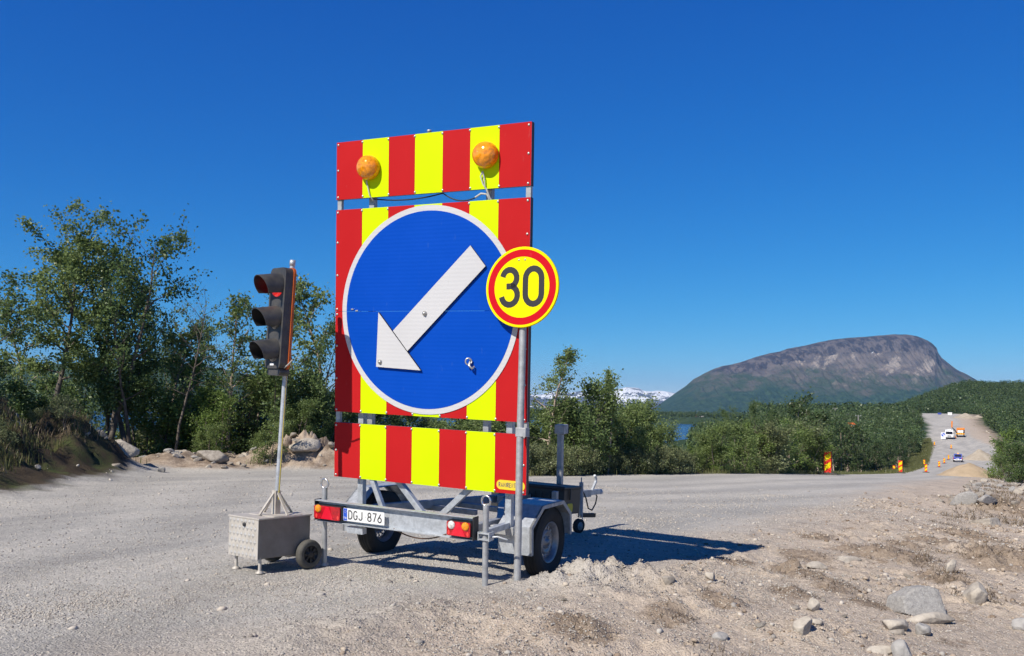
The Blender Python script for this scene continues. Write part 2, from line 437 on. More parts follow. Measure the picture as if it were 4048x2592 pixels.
def clump_field(x, y):
    t = np.zeros(np.shape(x))
    for cx, cy, h, r in CLUMP_XY:
        t = np.maximum(t, np.exp(-((x-cx)**2 + ((y-cy)*.8)**2)/r**2))
    return t
DIPS = [(2.9, 9.6, .09, 1.5, 1.6)]
MOUNDS = [(-10.0, 17.2, 1.0, 1.35, 1.8), (-10.4, 14.0, 1.0, 1.9, 2.2), (-9.5, 19.2, .62, 1.0, 1.3), (-5.7, 23.4, .72, 1.6, .8), (-3.9, 23.9, .5, 1.4, .8), (-7.9, 21.9, .42, 1.3, .8), (-2.2, 24.4, .35, 1.5, .7), (-8.9, 19.4, .35, .8, 1.2)]
def lake_mask(x, y):
    r = np.hypot(x, y)
    far = 1250 + 350*sst(-x/np.maximum(y, 1), -0.25, 0.5)
    b = x/np.maximum(y, 1.0)
    m = sst(far - r + 25*fbm(x/120, y/120, 41), -15, 25)
    m = m * (1 - sst(b + 0.012*fbm(x/90, y/90, 42), 0.245, 0.27))
    near = 95 + 260*sst(b, -0.05, 0.22)
    m = m * sst(r - near + 20*fbm(x/60, y/60, 43), -25, 25)
    return np.where(y > 0, m, 0.0)
def terrain(x, y, detail=True):
    x = np.asarray(x, float); y = np.asarray(y, float)
    s = x*0.47 + y*0.88
    z = np.interp(s, PROF_S, PROF_Z)
    # smooth the profile kinks a little
    z = 0.5*z + 0.25*np.interp(s-6, PROF_S, PROF_Z) + 0.25*np.interp(s+6, PROF_S, PROF_Z)
    z = np.where(np.hypot(x, y) < 13, z*sst(np.hypot(x, y), 8, 13), z)
    dl = -pl_dist(x, y, E_L); dr = pl_dist(x, y, E_R)
    lp, rp = np.maximum(dl, 0), np.maximum(dr, 0)
    near = 1 - sst(s, 45, 90)
    z = z - near*(0.10*np.maximum(lp-2.2, 0) + 0) * np.exp(-lp/160) - (1-near)*(0.9*(1-np.exp(-lp/4)) + 0.02*lp*np.exp(-lp/300))
    z = np.where(dl > 0, np.maximum(z, LAKE_Z + 0.8), z)
    # right: the shoulder falls away, then rough spoil that climbs again
    z = z - 0.30*(1 - np.exp(-(rp/2.6)**2))*(1-0.4*sst(s, 20, 40))
    z = z + 0.02*np.maximum(rp-9, 0)*np.exp(-rp/200) * sst(s, 15, 40)
    for mx, my, mh, rx, ry in MOUNDS:
        z = z + mh*np.exp(-(((x-mx)/rx)**2 + ((y-my)/ry)**2)) * (1 + 0.45*fbm(x*1.6, y*1.6, 7) + .45*fbm(x*4.5, y*4.5, 8, 4, .65))
    for mx, my, mh, rx, ry in DIPS:
        z = z - mh*np.exp(-(((x-mx)/rx)**2 + ((y-my)/ry)**2))
    # hillside beyond the road on the right
    hl = 25*sst(x/np.maximum(y, 1), .405, .505)*sst(y, 545, 800)
    hl = hl + 5*sst(x - 0.5*y, 10, 60)*sst(y, 60, 260)*(1-sst(y, 300, 600))
    z = z + hl*(1 + 0.12*fbm(x/60, y/60, 5))
    far = sst(np.hypot(x, y), 1200, 1500)
    z = np.where(far > 0, z*(1-far) + far*(LAKE_Z + 3 + 10*fbm(x/500, y/500, 3) + 0.004*(np.hypot(x, y)-1200)), z)
    lm = lake_mask(x, y)
    z = z*(1-lm) + lm*np.minimum(z, LAKE_Z-3)
    r = np.hypot(x, y)
    rough_far = sst(r, 60, 200)*sst(np.maximum(lp, rp-6), 2, 20)*(1-lm)
    z = z + rough_far*1.2*fbm(x/25, y/25, 9)
    if detail:
        dirt = sst(dr + 0.5*fbm(x*.8, y*.8, 21), -0.4, 0.7)
        spoil = sst(dr, 3.0, 7.5)*sst(s, 9, 16)
        road = 1 - np.maximum(dirt, sst(dl, -0.3, 0.8))
        nearw = 1 - sst(r, 45, 110)
        cl2 = sst(fbm(x*.75, y*.75, 16, 3, .6), -.12, .32)
        z = z + nearw*(road*(0.012*fbm(x*.9, y*.9, 11) + 0.005*fbm(x*7, y*7, 12)))
        cl = fbm(x*4.2, y*4.2, 13, 5, 0.6)
        z = z + nearw*dirt*(0.06*fbm(x*.7, y*.7, 15) + 0.085*np.abs(cl)*cl2 + 0.03*fbm(x*9, y*9, 27, 3, .6)*(.4+cl2) + 0.012*fbm(x*19, y*19, 17))
        z = z + nearw*spoil*(0.28*fbm(x*.55, y*.55, 18) + 0.16*fbm(x*1.7, y*1.7, 19, 4, .6))
        z = z + nearw*sst(dl, 0.2, 1.2)*(0.14*fbm(x*.9, y*.9, 23) + 0.08*fbm(x*2.6, y*2.6, 24, 4, .6))
        for cx, cy, ch, r0 in CLUMP_XY:
            w = np.exp(-((x-cx)**2 + ((y-cy)*.8)**2)/r0**2)
            z = z + ch*w*(.7 + 1.3*fbm(x*7, y*7, 33, 4, .7))
        for bx, by, bh, br in BERM:
            w = np.exp(-((x-bx)**2 + (y-by)**2)/br**2)
            z = z + bh*w*(1.15 + 1.5*fbm(x*8, y*8, 31, 4, .68))
    return z
def gz(x, y):
    return float(terrain(np.array([x]), np.array([y]))[0])

def axis(lo, hi, step, dn, up):
    """evenly spaced from lo to hi, then growing by (rate, until) pairs on either side"""
    def grow(segs, end):
        out, d, t = [], step, 0.0
        for rate, until in segs:
            while t < until:
                d *= rate; t += d; out.append(t)
        return np.array(out)
    return np.concatenate([lo - grow(dn, 0)[::-1], np.arange(lo, hi + step/2, step), hi + grow(up, 0)])
gx = axis(-5.6, 7.4, 0.036, [(1.022, 60), (1.06, 16000)], [(1.0125, 290), (1.06, 16000)])
gy = axis(4.0, 12.5, 0.036, [(1.08, 300)], [(1.0150, 520), (1.06, 16500)])
GX, GY = np.meshgrid(gx, gy)
GZ = terrain(GX.ravel(), GY.ravel())
nx, ny = len(gx), len(gy)
idx = np.arange(nx*ny).reshape(ny, nx)
F = np.stack([idx[:-1, :-1].ravel(), idx[:-1, 1:].ravel(), idx[1:, 1:].ravel(), idx[1:, :-1].ravel()], 1)
me = np_mesh('ground', np.stack([GX.ravel(), GY.ravel(), GZ], 1), F, smooth=True)
X_, Y_ = GX.ravel(), GY.ravel()
dL_, dR_ = -pl_dist(X_, Y_, E_L), pl_dist(X_, Y_, E_R)
s_ = X_*.47 + Y_*.88
wob = 0.5*fbm(X_*.8, Y_*.8, 21) + 0.25*fbm(X_*3, Y_*3, 22)
roadm = 1 - sst(dR_ + wob*1.2, -0.9, 1.1)
verge = sst(dL_ + .7*wob, 0.1, 1.0)
roadm = roadm*(1 - sst(s_, 545, 560))
grn = np.maximum(verge, sst(dR_ + 4*wob - 5*(1-sst(s_, 60, 120)), 6, 11)*sst(s_, 26, 40))
grn = np.maximum(grn, sst(s_, 548, 562))
grn = np.where(np.hypot(X_, Y_) > 1150, 1.0, grn)
def mound_sum(L):
    return sum(mh*np.exp(-(((X_-mx)/rx)**2 + ((Y_-my)/ry)**2)) for mx, my, mh, rx, ry in L)
bank_, rub_ = mound_sum(MOUNDS[:3]), mound_sum(MOUNDS[3:])
grn = np.maximum(grn, sst(bank_ + .12*wob, .05, .14))
inn = sst(rub_ + .1*wob, .04, .14)*(1 - sst(bank_, .05, .14))       # rubble is bare soil, not gravel
grn = grn*(1-inn); roadm = roadm*(1-inn)
spoil_ = np.maximum(inn, sst(clump_field(X_, Y_) + .3*wob, .25, .7))
spoil_ = np.maximum(spoil_, sst(dR_ + wob*2, 3.0, 8)*sst(s_, 9, 17))
ca = me.color_attributes.new('mask', 'FLOAT_COLOR', 'POINT')
clmp = sst(clump_field(X_, Y_) + .45*wob, .22, .65)
ca.data.foreach_set('color', np.stack([roadm*(1-clmp), grn, spoil_, clmp], 1).astype(np.float32).ravel())

# wheel lanes run beside the left edge of the road: packed tracks (+) with loose ridges (-) between them
lw = -dL_ + .5*fbm(X_*.25, Y_*.25, 61) + .12*fbm(X_*1.3, Y_*1.3, 62)
lane_ = sum(np.exp(-((lw-q)/.34)**2) for q in (2.6, 4.4, 6.3, 8.1, 10.2)) - sum(np.exp(-((lw-q)/.26)**2)*w for q, w in ((1.7, .6), (3.5, .8), (5.35, 1.0), (7.2, .9), (9.2, .8), (11.1, .9)))
la = me.attributes.new('lane', 'FLOAT', 'POINT'); la.data.foreach_set('value', np.clip(lane_, -1, 1).astype(np.float32))
def ground_mat():
    m = bpy.data.materials.new('gravel_and_soil'); m.use_nodes = True
    N, Lk = m.node_tree.nodes, m.node_tree.links
    b = N['Principled BSDF']; b.inputs['Roughness'].default_value = 0.92; b.inputs['Specular IOR Level'].default_value = 0.2
    tc = N.new('ShaderNodeTexCoord'); at = N.new('ShaderNodeVertexColor'); at.layer_name = 'mask'
    sp = N.new('ShaderNodeSeparateColor'); Lk.new(at.outputs['Color'], sp.inputs['Color'])
    def noise(scale, det=4, ro=0.6, vec=None, dist=0):
        n = N.new('ShaderNodeTexNoise'); n.inputs['Scale'].default_value = scale; n.inputs['Detail'].default_value = det
        n.inputs['Roughness'].default_value = ro; n.inputs['Distortion'].default_value = dist
        Lk.new(vec if vec else tc.outputs['Object'], n.inputs['Vector']); return n.outputs['Fac']
    def mrange(v, a, b2, c=0, d=1):
        r = N.new('ShaderNodeMapRange'); r.inputs[1].default_value = a; r.inputs[2].default_value = b2
        r.inputs[3].default_value = c; r.inputs[4].default_value = d; Lk.new(v, r.inputs[0]); return r.outputs[0]
    def mix(f, a, c):
        x = N.new('ShaderNodeMix'); x.data_type = 'RGBA'
        Lk.new(f, x.inputs[0])
        for i, v in ((6, a), (7, c)):
            if isinstance(v, tuple): x.inputs[i].default_value = (*v, 1)
            else: Lk.new(v, x.inputs[i])
        return x.outputs[2]
    def mul(a, c):
        x = N.new('ShaderNodeMath'); x.operation = 'MULTIPLY'; Lk.new(a, x.inputs[0])
        if isinstance(c, float): x.inputs[1].default_value = c
        else: Lk.new(c, x.inputs[1])
        return x.outputs[0]
    # wheel streaks run along the road
    mp = N.new('ShaderNodeMapping'); mp.vector_type = 'TEXTURE'; mp.inputs['Rotation'].default_value = (0, 0, math.radians(52)); mp.inputs['Scale'].default_value = (9.0, 0.85, 1)
    Lk.new(tc.outputs['Object'], mp.inputs['Vector'])
    streak = mrange(noise(0.9, 4, 0.55, mp.outputs['Vector']), 0.40, 0.62)
    grey = mix(streak, (0.372, 0.358, 0.334), (0.475, 0.450, 0.408))
    ln = N.new('ShaderNodeAttribute'); ln.attribute_name = 'lane'
    lane = mrange(ln.outputs['Fac'], 0, 1); ridge = mrange(ln.outputs['Fac'], 0, -1)
    brk = mrange(noise(1.1, 5, .65), .36, .58, .25, 1)
    grey = mix(mul(mul(lane, brk), 0.55), grey, (0.53, 0.502, 0.456)); grey = mix(mul(mul(ridge, brk), 0.55), grey, (0.30, 0.285, 0.262))
    patch = mrange(noise(0.7, 6, 0.62), 0.42, 0.66)
    dirt = mix(patch, (0.500, 0.420, 0.340), (0.415, 0.350, 0.288))
    soil = mix(mrange(noise(1.6, 7, 0.7), 0.44, 0.60), (0.380, 0.305, 0.235), (0.160, 0.115, 0.082))
    dirt = mix(mul(sp.outputs['Blue'], 0.85), dirt, soil)
    dirt = mix(mul(at.outputs['Alpha'], mrange(noise(14, 5, .7), .38, .56, .25, 1.0)), dirt, (0.285, 0.225, 0.172))
    dark_spots = mrange(noise(3.1, 9, 0.78), 0.545, 0.60)
    dirt = mix(mul(dark_spots, mrange(noise(0.55, 3, .5), .40, .60, .1, .8)), dirt, (0.20, 0.145, 0.10))
    base = mix(sp.outputs['Red'], dirt, grey)
    # pebble-sized colour speckle
    vo = N.new('ShaderNodeTexVoronoi'); vo.inputs['Scale'].default_value = 62; Lk.new(tc.outputs['Object'], vo.inputs['Vector'])
    sep = N.new('ShaderNodeSeparateColor'); Lk.new(vo.outputs['Color'], sep.inputs['Color'])
    vo2 = N.new('ShaderNodeTexVoronoi'); vo2.inputs['Scale'].default_value = 23; Lk.new(tc.outputs['Object'], vo2.inputs['Vector'])
    sep2 = N.new('ShaderNodeSeparateColor'); Lk.new(vo2.outputs['Color'], sep2.inputs['Color'])
    hv = N.new('ShaderNodeHueSaturation')
    v1 = mrange(sep.outputs['Red'], 0, 1, 0.87, 1.12)
    v2 = mrange(sep2.outputs['Green'], 0, 1, 0.90, 1.10)
    Lk.new(mul(v1, v2), hv.inputs['Value']); Lk.new(base, hv.inputs['Color'])
    gcol = mix(mrange(noise(1.3, 6, 0.7), 0.34, 0.52), (0.060, 0.076, 0.026), (0.058, 0.044, 0.029))
    gfar = mix(mrange(noise(0.02, 8, 0.7), 0.40, 0.62), (0.028, 0.052, 0.022), (0.050, 0.080, 0.034))
    cd = N.new('ShaderNodeVectorMath'); cd.operation = 'LENGTH'; Lk.new(tc.outputs['Object'], cd.inputs[0])
    gcol = mix(mrange(cd.outputs['Value'], 120, 300), gcol, gfar)
    col = mix(sp.outputs['Green'], hv.outputs['Color'], gcol)
    Lk.new(col, b.inputs['Base Color'])
    # relief: grit, pebbles, clods
    fade = mrange(cd.outputs['Value'], 8, 40, .75, 0.15)
    h1 = noise(95, 3, 0.6); h2 = noise(26, 5, 0.65); 
    inv = N.new('ShaderNodeMath'); inv.operation = 'SUBTRACT'; inv.inputs[0].default_value = 1; Lk.new(vo.outputs['Distance'], inv.inputs[1])
    ad = N.new('ShaderNodeMath'); ad.operation = 'ADD'; Lk.new(mul(h1, 0.5), ad.inputs[0]); Lk.new(mul(inv.outputs[0], 0.5), ad.inputs[1])
    ad2 = N.new('ShaderNodeMath'); ad2.operation = 'ADD'; Lk.new(ad.outputs[0], ad2.inputs[0]); Lk.new(mul(h2, 1.6), ad2.inputs[1])
    bp = N.new('ShaderNodeBump'); bp.inputs['Distance'].default_value = 0.022
    Lk.new(fade, bp.inputs['Strength']); Lk.new(ad2.outputs[0], bp.inputs['Height'])
    Lk.new(bp.outputs['Normal'], b.inputs['Normal'])
    return m
M['ground'] = ground_mat()
ground = link('ground', me, [M['ground']])
tag(ground, kind='structure')

# lake
def water_mat():
    m = mat('lake_water', (0.006, 0.032, 0.115), 0.12, spec=0.5)
    N, Lk = m.node_tree.nodes, m.node_tree.links; b = N['Principled BSDF']
    tc = [n for n in N if n.type == 'TEX_COORD'][0]
    mp = N.new('ShaderNodeMapping'); mp.inputs['Scale'].default_value = (0.35, 0.9, 1); Lk.new(tc.outputs['Object'], mp.inputs['Vector'])
    nz = N.new('ShaderNodeTexNoise'); nz.inputs['Scale'].default_value = 0.6; nz.inputs['Detail'].default_value = 6; Lk.new(mp.outputs[0], nz.inputs['Vector'])
    bp = N.new('ShaderNodeBump'); bp.inputs['Strength'].default_value = 1.0; bp.inputs['Distance'].default_value = 0.9
    Lk.new(nz.outputs['Fac'], bp.inputs['Height']); Lk.new(bp.outputs['Normal'], b.inputs['Normal'])
    return m
M['water'] = water_mat()
lk = MB().add([(-2500, 30, LAKE_Z), (900, 30, LAKE_Z), (900, 2600, LAKE_Z), (-2500, 2600, LAKE_Z)], [(0, 1, 2, 3)]).build('lake', M['water'])
tag(lk, kind='structure')

# ------------------------------------------------------------------ mountains
def hill_mat(name, kind):
    m = bpy.data.materials.new(name); m.use_nodes = True
    N, Lk = m.node_tree.nodes, m.node_tree.links
    b = N['Principled BSDF']; b.inputs['Roughness'].default_value = 0.95; b.inputs['Specular IOR Level'].default_value = 0.1
    tc = N.new('ShaderNodeTexCoord')
    def noise(scale, sc=(1, 1, 1), det=8, ro=0.65, rot=0):
        mp = N.new('ShaderNodeMapping'); mp.vector_type = 'TEXTURE'; mp.inputs['Scale'].default_value = tuple(1/q for q in sc); mp.inputs['Rotation'].default_value = (0, rot, 0); Lk.new(tc.outputs['Object'], mp.inputs['Vector'])
        n = N.new('ShaderNodeTexNoise'); n.inputs['Scale'].default_value = scale; n.inputs['Detail'].default_value = det; n.inputs['Roughness'].default_value = ro
        Lk.new(mp.outputs[0], n.inputs['Vector']); return n.outputs['Fac']
    def mrange(v, a, b2, c=0, d=1):
        r = N.new('ShaderNodeMapRange'); r.interpolation_type = 'SMOOTHSTEP'; r.inputs[1].default_value = a; r.inputs[2].default_value = b2
        r.inputs[3].default_value = c; r.inputs[4].default_value = d; Lk.new(v, r.inputs[0]); return r.outputs[0]
    def mix(f, a, c):
        x = N.new('ShaderNodeMix'); x.data_type = 'RGBA'; Lk.new(f, x.inputs[0])
        for i, v in ((6, a), (7, c)):
            if isinstance(v, tuple): x.inputs[i].default_value = (*v, 1)
            else: Lk.new(v, x.inputs[i])
        return x.outputs[2]
    def math_(op, a, c):
        x = N.new('ShaderNodeMath'); x.operation = op
        for i, v in ((0, a), (1, c)):
            if isinstance(v, (int, float)): x.inputs[i].default_value = v
            else: Lk.new(v, x.inputs[i])
        return x.outputs[0]
    at = N.new('ShaderNodeVertexColor'); at.layer_name = 'mask'
    sp = N.new('ShaderNodeSeparateColor'); Lk.new(at.outputs['Color'], sp.inputs['Color'])
    if kind == 'fell':
        rock = mix(mrange(noise(0.006, (1, 1, 1.5)), 0.38, 0.64), (0.205, 0.170, 0.148), (0.082, 0.072, 0.072))
        scree = mrange(noise(0.010, (1.0, 0.3, 0.22), 9, 0.74, 0.75), 0.515, 0.61)
        rock = mix(math_('MULTIPLY', scree, 0.9), rock, (0.40, 0.34, 0.285))
        cliff = mix(mrange(noise(0.012, (1.6, 1, 0.35), 9, .75), 0.44, 0.56), (0.045, 0.038, 0.044), (0.155, 0.130, 0.122))
        rock = mix(sp.outputs['Green'], rock, cliff)
        forest = mix(mrange(noise(0.02, (1, 1, 1), 8, 0.75), 0.40, 0.62), (0.018, 0.045, 0.022), (0.050, 0.090, 0.038))
        heath = mix(mrange(noise(0.008, (1, 1, 1.6), 8, 0.7), 0.42, 0.6), (0.045, 0.070, 0.032), (0.105, 0.098, 0.074))
        line = math_('ADD', sp.outputs['Red'], math_('MULTIPLY', math_('SUBTRACT', noise(0.004, (1, 1, 1), 9, 0.7), 0.5), 0.85))
        c = mix(mrange(line, 0.22, 0.36), forest, heath)
        c = mix(mrange(line, 0.42, 0.58), c, rock)
        snow = mrange(noise(0.0065, (1, 1, 0.6), 5, 0.6, 0.6), 0.725, 0.74)
        c = mix(math_('MULTIPLY', snow, mrange(sp.outputs['Red'], 0.5, 0.6)), c, (0.8, 0.82, 0.85))
    elif kind == 'snow':
        rock = mix(mrange(noise(0.004), 0.4, 0.6), (0.085, 0.083, 0.095), (0.130, 0.125, 0.130))
        line = math_('ADD', math_('MULTIPLY', sp.outputs['Red'], 0.16), noise(0.0026, (0.45, 1, 3.4), 8, 0.60, 0.10))
        c = mix(mrange(line, 0.600, 0.625), rock, (0.86, 0.88, 0.90))
    else:
        c = mix(mrange(noise(0.03, (1, 1, 1), 8, 0.75), 0.40, 0.62), (0.022, 0.046, 0.020), (0.052, 0.084, 0.036))
    Lk.new(c, b.inputs['Base Color'])
    bp = N.new('ShaderNodeBump'); bp.inputs['Strength'].default_value = 1.0
    bp.inputs['Distance'].default_value = {'fell': 40, 'snow': 30, 'wood': 6}[kind]
    Lk.new(noise({'fell': 0.012, 'snow': 0.006, 'wood': 0.09}[kind], (1, 1, 0.8), 10, 0.7), bp.inputs['Height'])
    Lk.new(bp.outputs['Normal'], b.inputs['Normal'])
    return m

def px_pt(px, py, D):
    """photo pixel -> offset (x, height above the eye) at distance D"""
    u = (px-2024)/3600; v = (1500-py)/3600
    d = CF + CR*u + CU*v
    return d.x/d.y*D, EYE + d.z/d.y*D

def massif(name, outline, D, foot_z, depth_f, depth_b, cliff, nu, nv, kind, seed, rough):
    P = np.array([px_pt(*p, D) for p in outline])
    xs = np.linspace(P[0, 0], P[-1, 0], nu)
    top = np.interp(xs, P[:, 0], P[:, 1])
    k = np.array([.1, .8, .1])
    top = np.convolve(np.pad(top, 1, 'edge'), k, 'valid')
    vs = np.concatenate([np.linspace(0, 1, nv), 1 + np.linspace(0, 1, nv//4)[1:]])
    V = []; R = []; G = []
    hmax = top.max() - foot_z
    for v in vs:
        if v <= 1:
            # slope profile: gentle foot, steepening scree, cliff band, rounded brow
            g = 0.80*(0.35*v/cliff + 0.65*(v/cliff)**2.0) if v < cliff else 0.80 + 0.20*math.sin((v-cliff)/(1-cliff)*math.pi/2)**0.8
            yy = D - depth_f*(1-v)
        else:
            g = 1 - 0.25*(v-1)**2; yy = D + depth_b*(v-1)
        h = top - foot_z
        x = xs*(yy/D)
        n = fbm(x/(rough*6), yy/(rough*6)+0*x, seed, 6, 0.55)
        rid = np.abs(fbm(x/(rough*1.7) + 2.2*v, yy/(rough*14)+0*x, seed+9, 5, 0.6))
        amp = rough*(4*g*(1-g)+0.06) * np.clip(h/hmax, 0.15, 1)
        z = foot_z + h*g + amp*(0.8*n - 1.7*rid + 0.5) * (0.15 if v > 0.985 else 1)
        V.append(np.stack([x, np.full(nu, yy) + (rough*1.5*fbm(x/(rough*3), v*3+0*x, seed+3) if v < 1 else 0), z], 1))
        R.append((z-foot_z)/hmax); G.append(np.full(nu, 1.0 if cliff-0.02 < v < 0.985 else 0.0))
    V = np.concatenate(V); nvv = len(vs)
    ii = np.arange(nu*nvv).reshape(nvv, nu)
    F = np.stack([ii[:-1, :-1].ravel(), ii[:-1, 1:].ravel(), ii[1:, 1:].ravel(), ii[1:, :-1].ravel()], 1)
    me = np_mesh(name, V, F, smooth=True)
    ca = me.color_attributes.new('mask', 'FLOAT_COLOR', 'POINT')
    R = np.clip(np.concatenate(R), 0, 1); G = np.concatenate(G)
    ca.data.foreach_set('color', np.stack([R, G, 0*R, 0*R+1], 1).astype(np.float32).ravel())
    o = link(name, me, [hill_mat(name+'_surface', kind)])
    return tag(o, kind='structure')
z7 = lambda a, b: (2200 + a*0.7684, 1280 + b*0.7684)
SAANA = [(440, 480), (510, 428), (560, 392), (620, 350), (670, 318), (705, 285), (750, 260), (800, 235), (850, 218), (900, 210), (950, 197), (985, 185), (1040, 167), (1100, 151),
         (1150, 143), (1190, 128), (1280, 112), (1340, 97), (1400, 85), (1470, 76), (1530, 71), (1600, 67), (1680, 59), (1740, 54), (1800, 56), (1860, 66), (1905, 86), (1935, 103),
         (1955, 122), (1964, 150), (1982, 174), (2020, 205), (2060, 235), (2110, 262), (2160, 290), (2200, 308), (2270, 338), (2400, 385), (2560, 450), (2700, 480)]
massif('mountain', [z7(*p) for p in SAANA], 6600, -12, 1500, 900, 0.80, 760, 220, 'fell', 51, 30)
SNOWY = [(-420, 380), (-250, 352), (-100, 366), (0, 350), (60, 356), (130, 343), (190, 352), (240, 354), (290, 346), (320, 335), (360, 326), (420, 330), (450, 345), (490, 348), (520, 343), (570, 349), (610, 356), (720, 372), (900, 420)]
massif('snowy_mountains', [z7(*p) for p in SNOWY], 13500, -12, 2600, 1200, 0.86, 420, 90, 'snow', 71, 60)
LEFT = [(-500, 1400), (-200, 1410), (60, 1440), (200, 1440), (380, 1425), (560, 1425), (760, 1440), (900, 1462), (1050, 1500), (1200, 1530), (1400, 1560), (1750, 1590), (2100, 1622)]
massif('wooded_hill', LEFT, 2300, LAKE_Z-1, 620, 500, 0.9, 220, 60, 'wood', 91, 8)
# ------------------------------------------------------------------ stroke lettering
def arc(cx, cy, rx, ry, a0, a1, n=10):
    return [(cx + rx*math.cos(math.radians(a0+(a1-a0)*k/n)), cy + ry*math.sin(math.radians(a0+(a1-a0)*k/n))) for k in range(n+1)]
GL = {   # glyphs in a box 0.56 wide, 1 high: lists of strokes
 'D': [[(0, 0), (0, 1), (.22, 1)] + arc(.22, .66, .32, .34, 90, 0, 6) + arc(.22, .34, .32, .34, 0, -90, 6) + [(0, 0)]],
 'G': [arc(.28, .68, .27, .32, 35, 180, 8) + arc(.28, .32, .27, .32, 180, 360, 10) + [(.55, .46), (.32, .46)]],
 'J': [[(.5, 1), (.5, .26)] + arc(.25, .26, .25, .26, 0, -170, 9)],
 '8': [arc(.28, .76, .22, .24, -90, 270, 20), arc(.28, .26, .27, .26, 90, 450, 20)],
 '7': [[(0, 1), (.54, 1), (.18, 0)]],
 '6': [[(.44, 1), (.08, .46)] + arc(.28, .28, .27, .28, 140, 500, 20)],
 '.': [[(.04, .46), (.10, .46)]],
 '3': [arc(.28, .76, .25, .24, 170, -80, 14), [(.17, .525), (.30, .525)], arc(.28, .27, .28, .27, 85, -172, 14)],
 '0': [arc(.28, .72, .28, .28, 0, 180, 10) + arc(.28, .28, .28, .28, 180, 360, 10) + [(.56, .72)]],
 'F': [[(.5, 1), (0, 1), (0, 0)], [(0, .52), (.42, .52)]],
 'I': [[(.1, 0), (.1, 1)]],
 'N': [[(0, 0), (0, 1), (.5, 0), (.5, 1)]],
 'R': [[(0, 0), (0, 1), (.25, 1)] + arc(.25, .76, .25, .24, 90, -90, 8) + [(0, .52)], [(.25, .52), (.54, 0)]],
 'A': [[(0, 0), (.28, 1), (.56, 0)], [(.1, .34), (.46, .34)]],
 'M': [[(0, 0), (0, 1), (.3, .35), (.6, 1), (.6, 0)]],
 'E': [[(.48, 1), (0, 1), (0, 0), (.48, 0)], [(0, .52), (.4, .52)]],
 'T': [[(0, 1), (.56, 1)], [(.28, 1), (.28, 0)]],
}
def strokes(mb, text, o, u, v, h, wd, gap=0.30, mi=0, lift=0.0012, wscale=1.0):
    """writes text as flat raised strokes; o = lower left corner"""
    o, u, v = Vector(o), Vector(u).normalized(), Vector(v).normalized(); n = u.cross(v)
    x = 0.0
    for ch in text:
        if ch == ' ': x += .35*h; continue
        g = GL[ch]; wmax = max(p[0] for st in g for p in st)
        for st in g:
            P = [Vector((x + p[0]*h*wscale, p[1]*h, 0)) for p in st]
            closed = (P[0]-P[-1]).length < 1e-6
            L, Rr = [], []
            for i, p in enumerate(P):
                a = P[i-1] if i > 0 else (P[-2] if closed else p - (P[1]-p))
                c = P[i+1] if i < len(P)-1 else (P[1] if closed else p + (p-P[i-1]))
                d1, d2 = (p-a).normalized(), (c-p).normalized()
                n1, n2 = Vector((-d1.y, d1.x, 0)), Vector((-d2.y, d2.x, 0))
                m = (n1+n2)
                m = n1 if m.length < 1e-4 else m.normalized()
                k = min(1.6, 1/max(0.3, m.dot(n1)))
                L.append(p + m*wd*.5*k); Rr.append(p - m*wd*.5*k)
            tw = lambda q, l: o + u*q.x + v*q.y + n*l
            for i in range(len(P)-1):
                q = [Rr[i], Rr[i+1], L[i+1], L[i]]
                mb.add([tw(t, lift) for t in q] + [tw(t, 0) for t in q], [(0,1,2,3), (0,4,5,1), (2,6,7,3), (1,5,6,2), (3,7,4,0)], mi)
        x += (wmax*wscale + gap)*h
    return x

# ------------------------------------------------------------------ the sign trailer
R3 = ((0.8885065, 0.4588405, -0.0046489), (-0.4579272, 0.8860000, -0.0728462), (-0.0293059, 0.0668532, 0.9973324))
T3 = Vector((-1.635726, 8.636552, -2.014647))
Rm = Matrix(R3)
base = Rm @ Vector((0, 0, .65)) + T3 + Vector((0, 0, EYE))
TM = Matrix.Translation(base) @ Rm.to_4x4()
def TW(x, y, z): return TM @ Vector((x, y, z))
tr = empty('sign_trailer', 'galvanised trailer carrying a tall red and yellow striped board with a blue arrow sign', 'trailer')
tr.matrix_world = TM

XU, ZU = (1, 0, 0), (0, 0, 1)
STR = [0, .295, .58, .86, 1.145, 1.42, 1.70, 2.0]
SC = [1, 2, 1, 2, 1, 2, 1]      # 1 red, 2 yellow
def panel(z0, z1, screws):
    b = MB()
    for i in range(7):
        x0, x1 = STR[i], STR[i+1]
        inset = 0.012 if SC[i] == 2 else 0.0
        b.add([(x0, 0, z0), (x1, 0, z0), (x1, 0, z1), (x0, 0, z1)], [(0, 1, 2, 3)], SC[i])
    b.box((0, .0006, z0), (2.0, .004, z1), 0)
    b.box((0.0, .0045, z0), (.05, .05, z1), 3); b.box((1.95, .0045, z0), (1.999, .052, z1), 3)  # near-black frame: the shade on the board's side is put into its colour
    b.box((.05, .0045, z1-.045), (1.95, .045, z1-.002), 3); b.box((.05, .0045, z0+.002), (1.95, .045, z0+.045), 3)
    for x, z in screws:
        if z0 > 1.3 and z1 < 3.25 and math.hypot(x-1.001, z-2.275) < .93: continue
        b.lathe([(0.011, 0), (.011, .002), (.0075, .007), (0, .0075)], (x, -.0006, z), (0, -1, 0), 10, 4)
    return b.build('sign_panel', [M['alu'], M['red'], M['yellow'], M['dark_edge'], M['bolt']], tr)
def scr(z0, z1, both=True, mid=()):
    out = [(.02, z0+.02), (1.975, z0+.02), (.02, z1-.025), (1.975, z1-.025)]
    for x in STR[1:-1]:
        out += [(x+.004, z0+.016), (x-.004, z1-.018)]
    for z in mid: out += [(.02, z), (1.975, z)]
    return out
panel(3.295, 3.818, scr(3.295, 3.818, mid=(3.56,)))
panel(2.2685, 3.200, scr(2.2685, 3.2, mid=(2.6, 2.9)))
